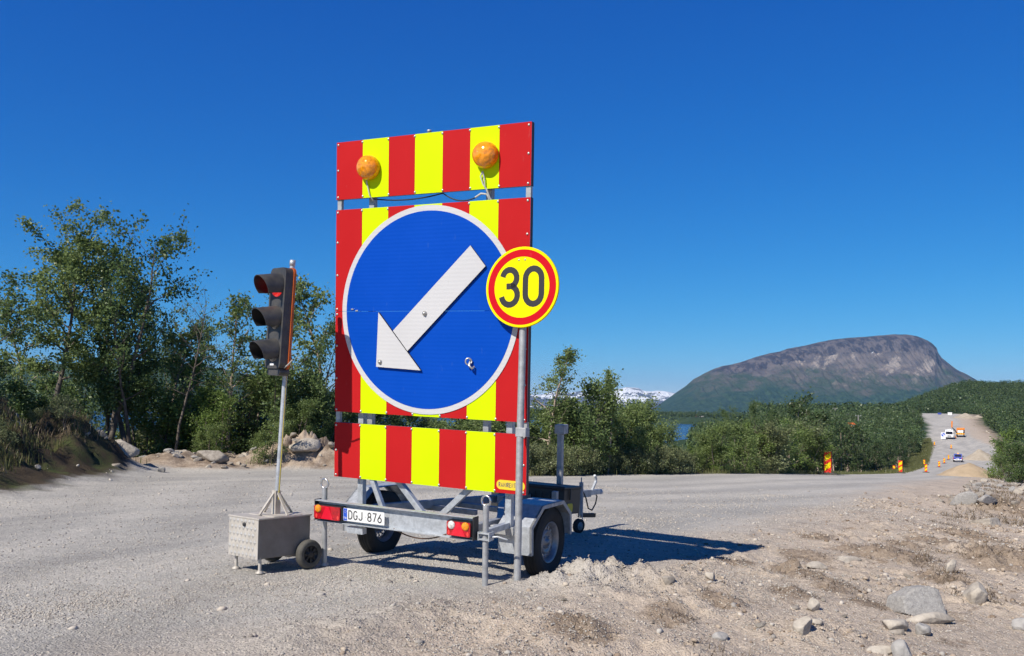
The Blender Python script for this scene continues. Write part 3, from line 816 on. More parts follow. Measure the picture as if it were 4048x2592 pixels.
panel(1.339, 2.2655, scr(1.339, 2.2655, mid=(1.65, 1.95)))
panel(.731, 1.238, scr(.731, 1.238, mid=(.98,)))
# round blue sign with its white ring, in two halves that fold at the seam
def half_disc(top):
    b = MB(); cx, cz, R, r = 1.001, 2.275, .917, .868
    zs = 2.2685 if top else 2.2655
    def arcpts(rad):
        a = math.asin((zs-cz)/rad)
        a0, a1 = (a, math.pi-a) if top else (math.pi-a, 2*math.pi+a)
        return [(cx+rad*math.cos(a0+(a1-a0)*k/60), cz+rad*math.sin(a0+(a1-a0)*k/60)) for k in range(61)]
    b.prism(arcpts(r), (0, -.0075, 0), XU, ZU, .003, 0)
    po, pi_ = arcpts(R), arcpts(r)
    for k in range(60):
        q = [po[k], po[k+1], pi_[k+1], pi_[k]]
        b.prism(q, (0, -.0060, 0), XU, ZU, .004, 1)
    return b.build('round_sign', [M['blue'], M['white']], tr)
half_disc(True); half_disc(False)
ar = MB()
AW = [(1.45, 2.821), (1.600, 2.643), (.822, 1.914), (.665, 2.092)]
ar.prism(AW[::-1], (0, -.030, 0), XU, ZU, .018, 0, 1)
ar.prism([(.489, 1.767), (.965, 1.746), (.508, 2.256)], (0, -.034, 0), XU, ZU, .022, 0, 1)
for x, z in ((1.001, 2.246), (.532, 1.812)):
    ar.lathe([(.022, 0), (.022, .006), (.014, .008), (.014, .018), (0, .02)], (x, -.033, z), (0, -1, 0), 12, 2)
ar.build('arrow', [M['white'], M['dark_edge'], M['bolt']], tr)
sh = MB()
sh.tube([(1.455+.022*math.cos(t), -.02-.035*abs(math.sin(t/2)), 1.835+.028*math.sin(t)) for t in np.linspace(0, 2*math.pi, 15)], .007, 6)
sh.tube([(1.455, -.01, 1.845), (1.47, -.055, 1.80), (1.492, -.05, 1.775), (1.50, -.02, 1.79)], .010, 7)
sh.build('shackle', M['bolt'], tr)
for x, z in ((.20, 2.285), (.25, 2.272), (1.80, 2.28)):
    MB().box((x-.014, -.014, z-.005), (x+.014, -.0078, z+.006)).build('seam_clip', M['bolt'], tr, .002)
# label on the lower panel
lb = MB(); lb.prism(rrect(1.722, .762, 1.99, .842, .038, 6), (0, -.0022, 0), XU, ZU, .0018, 0)
lb.build('label', M['label_yellow'], tr)
lt = MB(); strokes(lt, 'RAMIRENT', (1.745, -.0023, .784), XU, ZU, .036, .0055, .26, 0, .0006, .66)
lt.build('label_lettering', mat('label_grey_print', (.08, .09, .13), .5), bpy.data.objects['label'])
# beacons
def beacon(x, z, r):
    b = MB(); b.lathe([(r*.93, 0), (r*.98, .012), (r*.98, .026), (r*.9, .03)], (x, -.0008, z), (0, -1, 0), 36)
    o = b.build('beacon', M['amber'], tr)
    d = MB(); d.lathe([(r*1.0, .028), (r*1.0, .036), (r*.97, .055), (r*.86, .085), (r*.66, .108), (r*.36, .122), (0, .127)], (x, -.0008, z), (0, -1, 0), 40)
    d.build('beacon_lens', M['amber'], o)
    return o
beacon(.383, 3.557, .112); beacon(1.588, 3.572, .115)
# cables under the beacons and along the gap
def sag(p, q, drop, n=10):
    p, q = Vector(p), Vector(q)
    return [p.lerp(q, k/n) - Vector((0, 0, drop*4*(k/n)*(1-k/n))) for k in range(n+1)]
cb = MB()
cb.tube(sag((.352, -.02, 3.445), (.385, -.012, 3.31), -.0) + [Vector((.40, .02, 3.27))], .006, 6)
cb.build('beacon_cable', M['grey_cable'], tr); cb = MB()
cb.tube([(1.555, -.02, 3.44), (1.535, -.02, 3.40), (1.56, -.018, 3.33), (1.59, -.01, 3.29), (1.62, .02, 3.19)], .006, 6)
cb.tube([(1.555, -.02, 3.44), (1.572, -.02, 3.38), (1.575, -.018, 3.32), (1.60, .0, 3.25), (1.60, .02, 3.19)], .006, 6)
cb.tube([(1.46, .03, 3.235), (1.52, .02, 3.262), (1.57, .03, 3.255), (1.60, .045, 3.19)], .009, 6)
cb.build('beacon_cable', M['grey_cable'], tr)
ca2 = MB(); ca2.tube(sag((.40, .03, 3.285), (1.12, .03, 3.288), .03, 12) + sag((1.14, .03, 3.287), (1.47, .03, 3.237), .045, 10), .006, 6)
ca2.build('beacon_cable', M['black'], tr)
# board mast and frame
def bars(name, mtl, lst, parent=tr, bevel=.003):
    b = MB()
    for p, q, w, h in lst:
        up = (0, 0, 1) if abs((Vector(q)-Vector(p)).normalized().z) < .9 else (0, 1, 0)
        b.bar(p, q, w, h, up)
    return b.build(name, mtl, parent, bevel)
for x in (.026, 1.972):
    bars('edge_post', M['galv_dull'], [((x, .03, 1.235), (x, .03, 3.80), .046, .036)])
for x in (.355, 1.575):
    bars('mast', M['galv_dull'], [((x, .085, 1.0), (x, .085, 3.80), .055, .055)])
for x in (.256, 1.805):
    bars('lower_mast', M['galv'], [((x, .085, .40), (x, .085, 1.75), .058, .058)])
MB().lathe([(.012, 0), (.012, .012), (.02, .013), (.02, .03), (0, .032)], (.99, .025, 3.818), ZU, 8).build('top_bolt', M['galv'], tr)
bars('brace', M['galv'], [((.50, .085, .90), (.97, .085, .42), .052, .052)])
bars('brace', M['galv'], [((1.56, .085, .86), (1.10, .085, .44), .052, .052)])
bars('brace', M['galv'], [((.385, .03, .80), (.56, .03, .42), .045, .045)])
# rear light beam
rb = MB()
rb.box((.177, -.440, .42), (1.770, -.434, .590))
rb.box((.177, -.487, .590), (1.770, -.434, .596)); rb.box((.177, -.487, .414), (1.770, -.434, .42))
rb.build('rear_beam', M['galv'], tr)
for x_ in (.170, 1.771): MB().box((x_, -.487, .412), (x_+.006, -.40, .60)).build('beam_end_plate', M['dark_edge'], tr)
bars('side_tube', M['galv'], [((.50, -.43, .362), (.67, -.43, .362), .06, .055)])
bars('side_tube', M['galv'], [((1.785, -.34, .45), (1.80, .06, .45), .05, .05)])
def tail_light(x0, x1, left):
    h = MB(); h.prism(rrect(x0, .436, x1, .562, .016), (0, -.500, 0), XU, ZU, .058, 0)
    o = h.build('tail_light', M['black'], tr)
    b = MB(); b.prism(rrect(x0+.005, .441, x1-(.016 if left else .005), .557, .014), (0, -.514, 0), XU, ZU, .013, 0)
    b.build('red_lens', M['red_lens'], o, .003)
    def rnd(cx, cz, r, m, nm):
        MB().lathe([(r, 0), (r*.97, .007), (r*.75, .013), (0, .016)], (cx, -.5135, cz), (0, -1, 0), 24, ref=XU).build(nm, m, o)
    w = x1-x0
    if left:
        rnd(x0+.052, .530, .034, M['amber'], 'amber_lens'); tx = x0+w*.50
    else:
        rnd(x0+.050, .527, .034, M['clear_lens'], 'clear_lens'); rnd(x1-.048, .527, .034, M['amber'], 'amber_lens'); tx = x0+w*.50
    MB().prism([(tx-.066, .444), (tx+.066, .444), (tx+.016, .554), (tx-.016, .554)], (0, -.5175, 0), XU, ZU, .004, 0).build('reflector', M['red_reflector'], o)
    for dx in (-.42, .42):
        MB().prism(circle(tx+dx*w*.92, .466, .011, 10, .019), (0, -.5165, 0), XU, ZU, .003, 0).build('lamp_spot', mat('lamp_spot', (.75, .06, .05), .2), o)
    return o
tail_light(.182, .484, True); tail_light(1.540, 1.768, False)
pl = MB(); pl.prism(rrect(.487, .446, .918, .556, .010), (0, -.4895, 0), XU, ZU, .003, 0); pl.build('number_plate', M['plate_white'], tr)
plo = bpy.data.objects['number_plate']
pe = MB(); pe.prism([(.489, .449), (.529, .449), (.529, .553), (.489, .553)], (0, -.4900, 0), XU, ZU, .0004, 0)
pe.build('country_band', M['plate_blue'], plo)
st = MB()
for k in range(12):
    t = 2*math.pi*k/12; st.prism(circle(.509+.011*math.cos(t), .526+.011*math.sin(t), .0017, 6), (0, -.4904, 0), XU, ZU, .0003)
st.build('star_ring', M['label_yellow'], plo)
fn = MB(); strokes(fn, 'FIN', (.494, -.4901, .462), XU, ZU, .018, .0028, .22, 0, .0003); fn.build('country_letters', M['plate_white'], plo)
nm = MB(); strokes(nm, 'DGJ', (.546, -.4896, .466), XU, ZU, .070, .0095, .27, 0, .0008, .92)
nm.build('registration_letters', M['black_print'], plo); nm = MB()
strokes(nm, '.', (.722, -.4896, .466), XU, ZU, .070, .010, .27, 0, .0008)
strokes(nm, '876', (.746, -.4896, .466), XU, ZU, .070, .0095, .25, 0, .0008, .92)
nm.build('registration_digits', M['black_print'], plo)
wr = MB(); wr.tube(sag((.98, -.44, .42), (1.50, -.44, .43), .06, 14), .006, 6); wr.build('loom_cable', M['brown_cable'], tr)
# frame, drawbar
bars('side_rail', M['galv_dull'], [((.30, -.42, .44), (.30, .35, .41), .06, .09), ((.30, .35, .41), (.65, 1.08, .39), .06, .08), ((.65, 1.08, .39), (.95, 1.75, .37), .06, .08)])
bars('side_rail', M['galv_dull'], [((1.60, -.42, .44), (1.60, .30, .41), .06, .09), ((1.60, .30, .41), (1.20, 1.08, .39), .06, .08), ((1.20, 1.08, .39), (.97, 1.75, .37), .06, .08)])
bars('cross_member', M['galv_dull'], [((.20, .085, .40), (1.86, .085, .40), .07, .07)])
bars('cross_member', M['galv_dull'], [((.48, .85, .36), (1.05, .85, .36), .05, .05), ((.62, 1.16, .36), (1.16, 1.1, .36), .05, .05)])
bars('axle', M['galv_dull'], [((.10, .655, .22), (1.80, .655, .235), .06, .06)])
bars('drawbar', M['galv_dull'], [((.96, 1.5, .385), (1.02, 3.75, .145), .075, .085)])
cp = MB(); cp.bar((1.02, 3.70, .155), (1.025, 4.05, .125), .065, .06); cp.lathe([(.0, 0), (.042, .004), (.046, .03), (.034, .06), (0, .07)], (1.025, 4.10, .085), ZU, 16)
cp.bar((1.022, 3.86, .17), (1.022, 3.98, .27), .028, .028); cp.tube([(1.022, 3.98, .26), (1.022, 3.97, .31), (1.022, 3.93, .345)], .017, 8)
cp.build('coupling', M['galv'], tr, .003)
hc = MB(); hc.tube([(1.04, 3.40, .17), (1.07, 3.46, .20), (1.08, 3.52, .12), (1.08, 3.60, -.02), (1.08, 3.72, -.06), (1.07, 3.86, .0), (1.06, 3.93, .08), (1.04, 3.9, .14)], .009, 7); hc.build('tow_cable', M['black'], tr)
jw = MB(); jw.tube([(1.15, 3.20, .36), (1.15, 3.20, -.10)], .026, 12); jw.tube([(1.15, 3.20, .36), (1.15, 3.20, .42)], .008, 8)
jw.bar((1.15, 3.2, -.06), (1.17, 3.14, -.16), .03, .04); jw.bar((1.02, 3.2, .20), (1.15, 3.2, .20), .06, .05)
j = jw.build('jockey_wheel', M['galv_dull'], tr)
wl = MB(); wl.lathe([(.05, -.03), (.072, -.03), (.085, -.02), (.085, .02), (.072, .03), (.05, .03)], (1.16, 3.12, -.145), (1, -.35, 0), 24); wl.build('tyre', M['rubber'], j)
wl = MB(); wl.lathe([(0, -.034), (.02, -.034), (.022, -.02), (.05, -.026), (.05, .026), (.022, .02), (.02, .034), (0, .034)], (1.16, 3.12, -.145), (1, -.35, 0), 20); wl.build('rim', M['galv_dull'], j)
MB().bar((1.14, 3.18, -.03), (1.21, 3.48, -.07), .05, .05).build('handle_grip', M['black'], tr, .006)
# tool box on the drawbar
DB = Vector((.027, 1, -.107)).normalized(); DX = Vector((1, -.027, 0)).normalized(); DZ = DX.cross(DB)
tb = MB(); tb.obox((.97, 2.32, .285), (.90, .42, .27), (DX, DB, DZ), 0)
for k in range(9): tb.obox(Vector((.97, 2.105, .30)) + DX*(-.36 + .09*k), (.022, .012, .20), (DX, DB, DZ), 0)
tbo = tb.build('tool_box', M['black_box'], tr, .012)
MB().obox(Vector((.97, 2.32, .435)), (.93, .45, .035), (DX, DB, DZ)).build('lid', M['black_box'], tbo, .012)
MB().obox(Vector((1.432, 2.24, .375)), (.012, .028, .12), (DX, DB, DZ)).build('latch', M['dark_edge'], tbo, .003)
lb2 = MB(); c0 = Vector((1.4245, 2.24, .225)); lb2.prism(rrect(-.075, -.05, .075, .05, .035), c0, DB, DZ, .002); lb2o = lb2.build('label', M['label_yellow'], tbo)
bars('front_post', M['galv_dull'], [((1.13, 2.62, .28), (1.13, 2.62, .985), .06, .06)])
fp = MB(); fp.box((1.07, 2.58, .985), (1.19, 2.70, 1.09)); fp.build('rest_head', M['galv_dull'], tr, .006)
bars('box_post', M['galv_dull'], [((1.42, 1.86, .12), (1.42, 1.86, .46), .055, .055)])
# stabiliser posts
def stab(x, y, h, r):
    b = MB(); b.tube([(x, y, -.005), (x, y, h)], r, 16); b.lathe([(r, 0), (r*1.7, .0), (r*1.7, .01), (r, .03)], (x, y, -.012), ZU, 16)
    o = b.build('stabiliser_leg', M['galv_dull'], tr)
    R = .04
    rg = MB(); rg.tube([(x + R*math.cos(t), y, h + R*.85 + R*math.sin(t)) for t in np.linspace(0, 2*math.pi, 25)], .0085, 8, cap=False); rg.build('ring', M['stainless'], o)
    return o
stab(.180, -.36, .69, .0245); stab(1.843, -.40, .695, .0245)
cl = MB(); cl.box((1.80, -.44, .415), (1.888, -.36, .425)); cl.box((1.80, -.44, .465), (1.888, -.36, .475)); cl.box((1.79, -.44, .41), (1.80, -.36, .48)); cl.box((1.888, -.44, .41), (1.897, -.36, .48))
cl.tube([(1.90, -.40, .44), (1.95, -.40, .45), (2.02, -.36, .425)], .008, 6); cl.build('clamp', M['galv'], tr)
# wheels, mudguards
def wheel(cx, side):
    cy, cz, R = .685, .198 - .01*(side < 0), .321 - .008*(side < 0)
    ax = (side, 0, 0)
    t = MB(); w = .078
    prof = [(.186, -w*.72), (.20, -w*.9), (.235, -w*1.02), (.262, -w*.96), (.276, -w*.80)]
    zs = np.linspace(-w*.8, w*.8, 17)
    for i, z in enumerate(zs):
        groove = i in (4, 8, 12)
        prof.append((.283 - (.009 if groove else 0) - .004*(abs(z)/w)**2, z))
    prof += [(.276, w*.80), (.262, w*.96), (.235, w*1.02), (.20, w*.9), (.186, w*.72)]
    prof = [(.186 + (r_-.186)*.135/.097, h_) for r_, h_ in prof]
    t.lathe(prof, (cx, cy, cz), ax, 64)
    wo = empty('wheel', None, None)
    wo.parent = tr
    t.build('tyre', M['rubber'], wo)
    r = MB()
    r.lathe([(.186, -w*.72), (.183, -w*.6), (.165, -w*.5), (.160, -w*.2), (.160, w*.45), (.172, w*.55), (.186, w*.70), (.188, w*.80), (.182, w*.82), (.168, w*.60), (.156, w*.42), (.150, w*.22)], (cx, cy, cz), ax, 48)
    # disc with a ring of vent holes
    n = 16; a, bb = Vector((0, 1, 0)), Vector((0, 0, 1)); o = Vector((cx, cy, cz)); sx = Vector((side, 0, 0))
    def P(rad, ang, h): return o + sx*h + (a*math.cos(ang) + bb*math.sin(ang))*rad
    hd = w*.22
    for k in range(n):
        t0, t1 = 2*math.pi*k/n, 2*math.pi*(k+1)/n; tm = (t0+t1)/2
        hole = [P(.131 + .0125*math.cos(q), tm + .0125*math.sin(q)/.131, hd + .004) for q in np.linspace(0, 2*math.pi, 13)[:-1]]
        outer = []
        for q in np.linspace(0, 2*math.pi, 13)[:-1]:
            cr, sr = math.cos(q), math.sin(q); mx = max(abs(cr), abs(sr))
            outer.append(P(.131 + .020*cr/mx, tm + (t1-t0)/2*sr/mx, hd + (.0 if cr < 0 else .0)))
        r.add(outer + hole, [(i, (i+1) % 12, 12+(i+1) % 12, 12+i) for i in range(12)], 0, True)
    r.lathe([(.111, hd), (.106, hd+.012), (.09, hd+.016), (.078, hd+.004), (.062, hd+.001), (.050, hd+.010), (.034, hd+.012), (.030, hd+.030), (.0, hd+.034)], (cx, cy, cz), ax, 40)
    for k in range(4):
        ang = 2*math.pi*k/4 + .6
        r.lathe([(.010, 0), (.010, .014), (0, .016)], P(.060, ang, hd), ax, 8)
    r.build('rim', M['rim'], wo)
    return wo
wheel(1.852, 1); wheel(.048, -1)
FP = [(.135, .19), (.128, .435), (.36, .588), (.80, .572), (.975, .435), (.985, .235)]
def mudguard(x0, x1, outer, profile=FP):
    b = MB(); k = len(profile)
    # sheet with thickness
    cy, cz = .57, .25
    ins = [(y + (cy-y)*.012, z + (cz-z)*.012) for y, z in profile]
    for (P0, P1), (Q0, Q1) in zip(zip(profile[:-1], profile[1:]), zip(ins[:-1], ins[1:])):
        b.add([(x0, *P0), (x1, *P0), (x1, *P1), (x0, *P1)], [(0, 1, 2, 3)])
        b.add([(x0, *Q0), (x1, *Q0), (x1, *Q1), (x0, *Q1)], [(3, 2, 1, 0)])
    o = b.build('mudguard', M['galv'], tr)
    e = MB(); lip = [(y + (.57-y)*.085, z + (.20-z)*.085) for y, z in profile]
    for i in range(k-1):
        q = [profile[i], profile[i+1], lip[i+1], lip[i]]
        xs = (outer, outer - math.copysign(.02, outer-.95))
        e.add([(xs[0], *p) for p in q] + [(xs[1], *p) for p in q], [(0,1,2,3), (7,6,5,4), (0,4,5,1), (2,6,7,3)])
    e.build('mudguard_lip', M['galv_dull'], o)
    return o
mudguard(1.675, 1.995, 1.9955); mudguard(-.045, .165, -.0455, [(y+.06, z-.01) for y, z in FP])
# ------------------------------------------------------------------ speed sign on its own pole
SP = TW(2.030, -.225, 0)
sg = empty('speed_limit_sign', 'round yellow speed limit 30 sign with a red rim on a galvanised tube pole', 'road sign', (SP.x, SP.y, SP.z))
yaw = math.atan2(R3[1][0], R3[0][0])
sg.rotation_euler = (0, 0, yaw)
SH = 2.462
b = MB(); b.tube([(0, .03, -.10), (0, .03, SH*.5), (.012, .028, SH+.15)], .0295, 18); b.build('pole', M['galv_dull'], sg)
b = MB(); R = .330
b.prism(circle(.012, SH, R, 72), (0, -.020, 0), XU, ZU, .003, 0, 1)
b.lathe([(R, 0), (R+.004, .004), (R+.004, .016), (R-.006, .018)], (.012, -.020, SH), (0, 1, 0), 72, 1)
so = b.build('sign_plate', [M['sign_yellow'], M['sign_yellow']], sg)
b = MB(); po, pi_ = circle(.012, SH, .311, 72), circle(.012, SH, .252, 72)
for k in range(72):
    b.prism([po[k], po[(k+1) % 72], pi_[(k+1) % 72], pi_[k]], (0, -.0212, 0), XU, ZU, .001, 0)
b.build('red_rim', M['sign_red'], so)
b = MB()
strokes(b, '3', (-.172, -.0202, SH-.142), XU, ZU, .29, .050, .1, 0, .001, .90); strokes(b, '0', (.047, -.0202, SH-.142), XU, ZU, .29, .050, .1, 0, .001, .90)
b.build('number', M['black_print'], so)
for x in (-.028, .028): b = MB(); b.lathe([(.009, 0), (.007, .004), (0, .005)], (.012+x, -.0205, SH+.225), (0, -1, 0), 10); b.build('rivet', M['bolt'], so)
for z_ in (-.10, .07): MB().box((-.02, -.016, SH+z_), (.045, .0, SH+z_+.03)).build('clamp', M['galv'], sg)
b = MB(); b.box((-.03, -.0, 1.235), (.065, .075, 1.31)); b.build('pole_clamp', M['galv_dull'], sg, .004)

# ------------------------------------------------------------------ portable traffic light
nA = Vector((-.63, -.776, 0)).normalized()         # the bright tread-plate side looks this way
nB = Vector((nA.y*-1, nA.x, 0))                    # the dark side looks this way
if nB.x < 0: nB = -nB
Pn = Vector((-2.10, 7.75, 0))     # near leg on the ground
tl = empty('portable_traffic_light', 'portable traffic light showing red on a leaning pole above a dusty wheeled metal box', 'traffic light', (Pn.x, Pn.y, 0))
def TLp(a, b_, z):   # a along the bright face from near corner to the left, b_ back from it
    return -nB*a - nA*b_ + Vector((0, 0, z))
wA, dB, z0, z1 = .42, .54, .125, .455
ax3 = (-nB, -nA, Vector((0, 0, 1)))
ctr = TLp(wA/2 - .04, dB/2 - .05, (z0+z1)/2)
b = MB(); b.obox(ctr, (wA, dB, z1-z0), ax3, 0); bxo = b.build('equipment_box', M['alu_brown_shaded'], tl, .004)
b = MB(); b.obox(ctr + nA*(dB/2+.003), (wA, .004, z1-z0), ax3); 
for i in range(7):
    for k in range(6):
        c = ctr + nA*(dB/2+.006) - nB*((i-3)*.055 + (.027 if k % 2 else 0)) + Vector((0, 0, (k-2.5)*.056))
        b.add([c - nB*.021, c + Vector((0, 0, .024)), c + nB*.021, c - Vector((0, 0, .024)), c + nA*.006], [(0, 1, 4), (1, 2, 4), (2, 3, 4), (3, 0, 4)], 1)
b.build('tread_plate', [M['alu_dusty'], M['alu_bright']], bxo)
b = MB(); b.obox(ctr + Vector((0, 0, (z1-z0)/2+.006)), (wA+.02, dB+.02, .014), ax3); b.build('lid', M['alu_dusty'], bxo, .003)
b = MB(); b.lathe([(.016, 0), (.016, .012), (0, .013)], ctr + nA*(dB/2+.008) + nB*.02 + Vector((0, 0, .115)), nA, 12); b.build('lock', M['dark_edge'], bxo)
for a in (0, wA-.08):
    b = MB(); p = TLp(a, 0, 0); b.tube([p + Vector((0, 0, .0)), p + Vector((0, 0, .16))], .014, 12); b.lathe([(.034, 0), (.034, .008), (.014, .022)], p, ZU, 16)
    b.obox(p + Vector((0, 0, .135)) + nA*.0, (.05, .05, .03), ax3); b.build('leg', M['alu_dusty'], tl)
b = MB(); b.bar(TLp(-.04, -.03, .13), TLp(wA-.04, -.03, .13), .02, .02); b.build('leg_bar', M['alu_dusty'], tl)
b = MB(); b.obox(ctr + Vector((0, 0, -(z1-z0)/2-.012)) - nA*.14 + nB*.06, (.2, .12, .022), ax3); b.build('battery_tray', M['alu_dusty'], tl)
for sside in (1, -1):
    c = ctr - nA*(dB/2-.045) + nB*sside*(wA/2+.045); c = Vector((c.x, c.y, .126))
    b = MB(); ro = .125
    b.lathe([(.075, -.034), (.10, -.040), (.118, -.034), (.125, -.018), (.125, .018), (.118, .034), (.10, .040), (.075, .034)], c, nB*sside, 40)
    w_ = empty('wheel', None, None); w_.parent = tl
    b.build('tyre', M['rubber_dusty'], w_)
    b = MB(); b.lathe([(.076, .034), (.074, .020), (.035, .014), (.03, .034), (.018, .038), (0, .038)], c, nB*sside, 30, smooth=True)
    b.lathe([(.076, -.034), (.03, -.01), (0, -.01)], c, nB*sside, 30)
    for k in range(8):
        t = 2*math.pi*k/8; e = nA.cross(Vector((0, 0, 1)))
        d = nA*math.cos(t) + Vector((0, 0, 1))*math.sin(t)
        b.bar(c + d*.03 + nB*sside*.026, c + d*.074 + nB*sside*.026, .014, .008, nB)
    b.build('rim', M['black'], w_)
# pole
pb = Vector((ctr.x, ctr.y, z1+.012)) + Vector((0.045, 0, 0)); tip = pb + Vector((.088, -.02, 2.19)); pd = (tip-pb).normalized()
b = MB(); b.tube([pb, pb.lerp(tip, .5), tip], .0215, 18); b.lathe([(.0215, 0), (.025, .0), (.025, .05), (0, .052)], tip, pd, 16); b.build('pole', M['stainless'] if False else M['galv'], tl)
b = MB()
for d in (nB, -nB, -nA, nA):
    b.bar(pb + Vector((0, 0, .20)) + d*.018, pb + d*.17 + Vector((0, 0, .006)), .012, .022, d.cross(Vector((0, 0, 1))))
b.obox(pb + Vector((0, 0, .003)), (.36, .30, .006), ax3); b.bar(pb + Vector((0, 0, .0)), pb + Vector((0, 0, .21)), .055, .055, nA); b.build('pole_foot', M['alu_dusty'], tl)
# head
hx = nB.lerp(nB, 0); hA = math.radians(14)
hn = (Matrix.Rotation(math.radians(-5), 3, 'Z') @ nA).normalized(); hz = pd; hr = hz.cross(hn).normalized()       # hr: to the right as the lamp's face sees it out
if hr.x < 0: hr = -hr
hn = hr.cross(hz); hn = hn if hn.y < 0 else -hn
head_top = pb + pd*2.17
hc_ = head_top - pd*.455 + hn*.075
b = MB(); b.prism(rrect(-.125, -.44, .125, .44, .05), hc_ + hn*.06, hr, hz, .075, 0); b.prism(rrect(-.10, -.50, .10, -.435, .03), hc_ + hn*.045, hr, hz, .10, 0)
ho = b.build('signal_head', M['grey_black'], tl, .006)
b = MB(); b.prism(rrect(-.135, -.445, .135, .445, .05), hc_ - hn*.016, hr, hz, .022, 0); b.build('back_shell', M['orange_paint'], ho, .004)
b = MB(); b.obox(hc_ - pd*.405 + hn*.062, (.06, .006, .02), (hr, hn, hz)); b.build('sticker', M['plate_white'], ho)
b = MB(); b.tube([hc_ + hr*.10 - pd*.43, hc_ + hr*.16 - pd*.40, hc_ + hr*.22 - pd*.36], .006, 6); b.build('cable', M['grey_cable'], tl)
M['yellow_cable'] = mat('yellow_cable', (.45, .36, .05), .6)
b = MB(); b.tube([pb.lerp(tip, t) + nB*(.022 + .003*math.sin(9*t)) for t in np.linspace(.06, .76, 16)], .0045, 6); b.build('cable', M['yellow_cable'], tl)
for k, (m_, nmm) in enumerate((('red_signal', 'red_lamp'), ('dark_lens', 'amber_lamp'), ('dark_lens', 'green_lamp'))):
    c = hc_ + pd*(.285 - .285*k) + hn*.061
    b = MB(); b.lathe([(.100, -.004), (.098, .004), (.07, .014), (.035, .020), (0, .022)], c, hn, 36); lo = b.build(nmm, M[m_], ho)
    b = MB(); n = 28; r = .108; L = .205     # cowl visor: a tube open below, longer on top
    ring0, ring1, in0, in1 = [], [], [], []
    for i in range(n+1):
        t = math.radians(-38 + (256)*i/n)
        ct, st_ = math.cos(t), math.sin(t)
        ln = L*(.66 + .34*(st_+.5)/1.5)
        d = hr*ct + hz*st_
        ring0.append(c + d*r); ring1.append(c + d*(r*.93) + hn*ln - hz*.035*(ln/L))
        in0.append(c + d*(r-.005)); in1.append(c + d*(r*.93-.005) + hn*ln - hz*.035*(ln/L))
    m = n+1
    b.add(ring0+ring1, [(i, i+1, m+i+1, m+i) for i in range(n)], 0, True); b.add(in0+in1, [(m+i, m+i+1, i+1, i) for i in range(n)], 1, True)
    b.add(ring1+in1, [(i, i+1, m+i+1, m+i) for i in range(n)], 0)
    b.add([ring0[0], ring1[0], in1[0], in0[0]], [(0, 1, 2, 3)], 0); b.add([ring0[-1], ring1[-1], in1[-1], in0[-1]], [(3, 2, 1, 0)], 0)
    b.build('visor', [M['grey_black'], M['black']], ho)
# ------------------------------------------------------------------ loose gravel, one countless mass
def ico():
    t = (1+5**.5)/2
    v = np.array([(-1,t,0),(1,t,0),(-1,-t,0),(1,-t,0),(0,-1,t),(0,1,t),(0,-1,-t),(0,1,-t),(t,0,-1),(t,0,1),(-t,0,-1),(-t,0,1)], float)
    v /= np.linalg.norm(v[0])
    f = np.array([(0,11,5),(0,5,1),(0,1,7),(0,7,10),(0,10,11),(1,5,9),(5,11,4),(11,10,2),(10,7,6),(7,1,8),(3,9,4),(3,4,2),(3,2,6),(3,6,8),(3,8,9),(4,9,5),(2,4,11),(6,2,10),(8,6,7),(9,8,1)])
    return v, f
OCT = (np.array([(1,0,0),(-1,0,0),(0,1,0),(0,-1,0),(0,0,1),(0,0,-1)], float), np.array([(0,2,4),(2,1,4),(1,3,4),(3,0,4),(2,0,5),(1,2,5),(3,1,5),(0,3,5)]))
def pebbles(R, x, y, size, base):
    v0, f0 = base; n = len(x); k = len(v0)
    sc = size[:, None]*R.uniform(.6, 1.3, (n, 3)); sc[:, 2] *= .65
    v = v0[None]*(1 + R.uniform(-.28, .28, (n, k, 1)))*sc[:, None, :]
    a = R.uniform(0, 6.283, n); c, s = np.cos(a)[:, None], np.sin(a)[:, None]
    tl_ = R.uniform(-.5, .5, n)[:, None]
    vz = v[..., 2]*np.cos(tl_) + v[..., 0]*np.sin(tl_); vx = v[..., 0]*np.cos(tl_) - v[..., 2]*np.sin(tl_)
    z = terrain(x, y)
    V = np.stack([vx*c - v[..., 1]*s + x[:, None], vx*s + v[..., 1]*c + y[:, None], vz + (z + size*.18)[:, None]], 2)
    F = f0[None] + (np.arange(n)*k)[:, None, None]
    return V.reshape(-1, 3), F.reshape(-1, 3)
def scatter(R, n, r0, r1, ang=0.62, dens=None):
    # even over the ground of a sector in front of the viewer
    r = np.sqrt(R.uniform(r0*r0, r1*r1, n)); a = R.uniform(-ang, ang, n)
    x, y = r*np.sin(a), r*np.cos(a)
    if dens is not None:
        k = R.uniform(0, 1, n) < dens(x, y); x, y = x[k], y[k]
    return x, y
def d_grit(x, y):
    dr = pl_dist(x, y, E_R); dl = -pl_dist(x, y, E_L)
    st_ = np.exp(-((dr+1.5)/.6)**2) + np.exp(-((dr+4.6)/.5)**2)*.8 + .55*sst(dr, -.5, .4)
    cl = sst(fbm(x*.9, y*.9, 101, 4, .6), -.15, .35)
    return np.clip((.10 + .55*st_)*(.25 + 1.0*cl) + .05, 0, 1)*(dl < -.2)*(sum(mh*np.exp(-(((x-mx)/rx)**2 + ((y-my)/ry)**2)) for mx, my, mh, rx, ry in MOUNDS) < .03)
R = rng(5)
x1, y1 = scatter(R, 150000, 4.2, 9.5, .62, d_grit)
x2, y2 = scatter(R, 90000, 9.5, 20, .62, d_grit)
x3, y3 = scatter(R, 9000, 4.2, 22, .62, lambda x, y: d_grit(x, y)*sst(pl_dist(x, y, E_R), -2.5, 1.5)*1.3+.05)
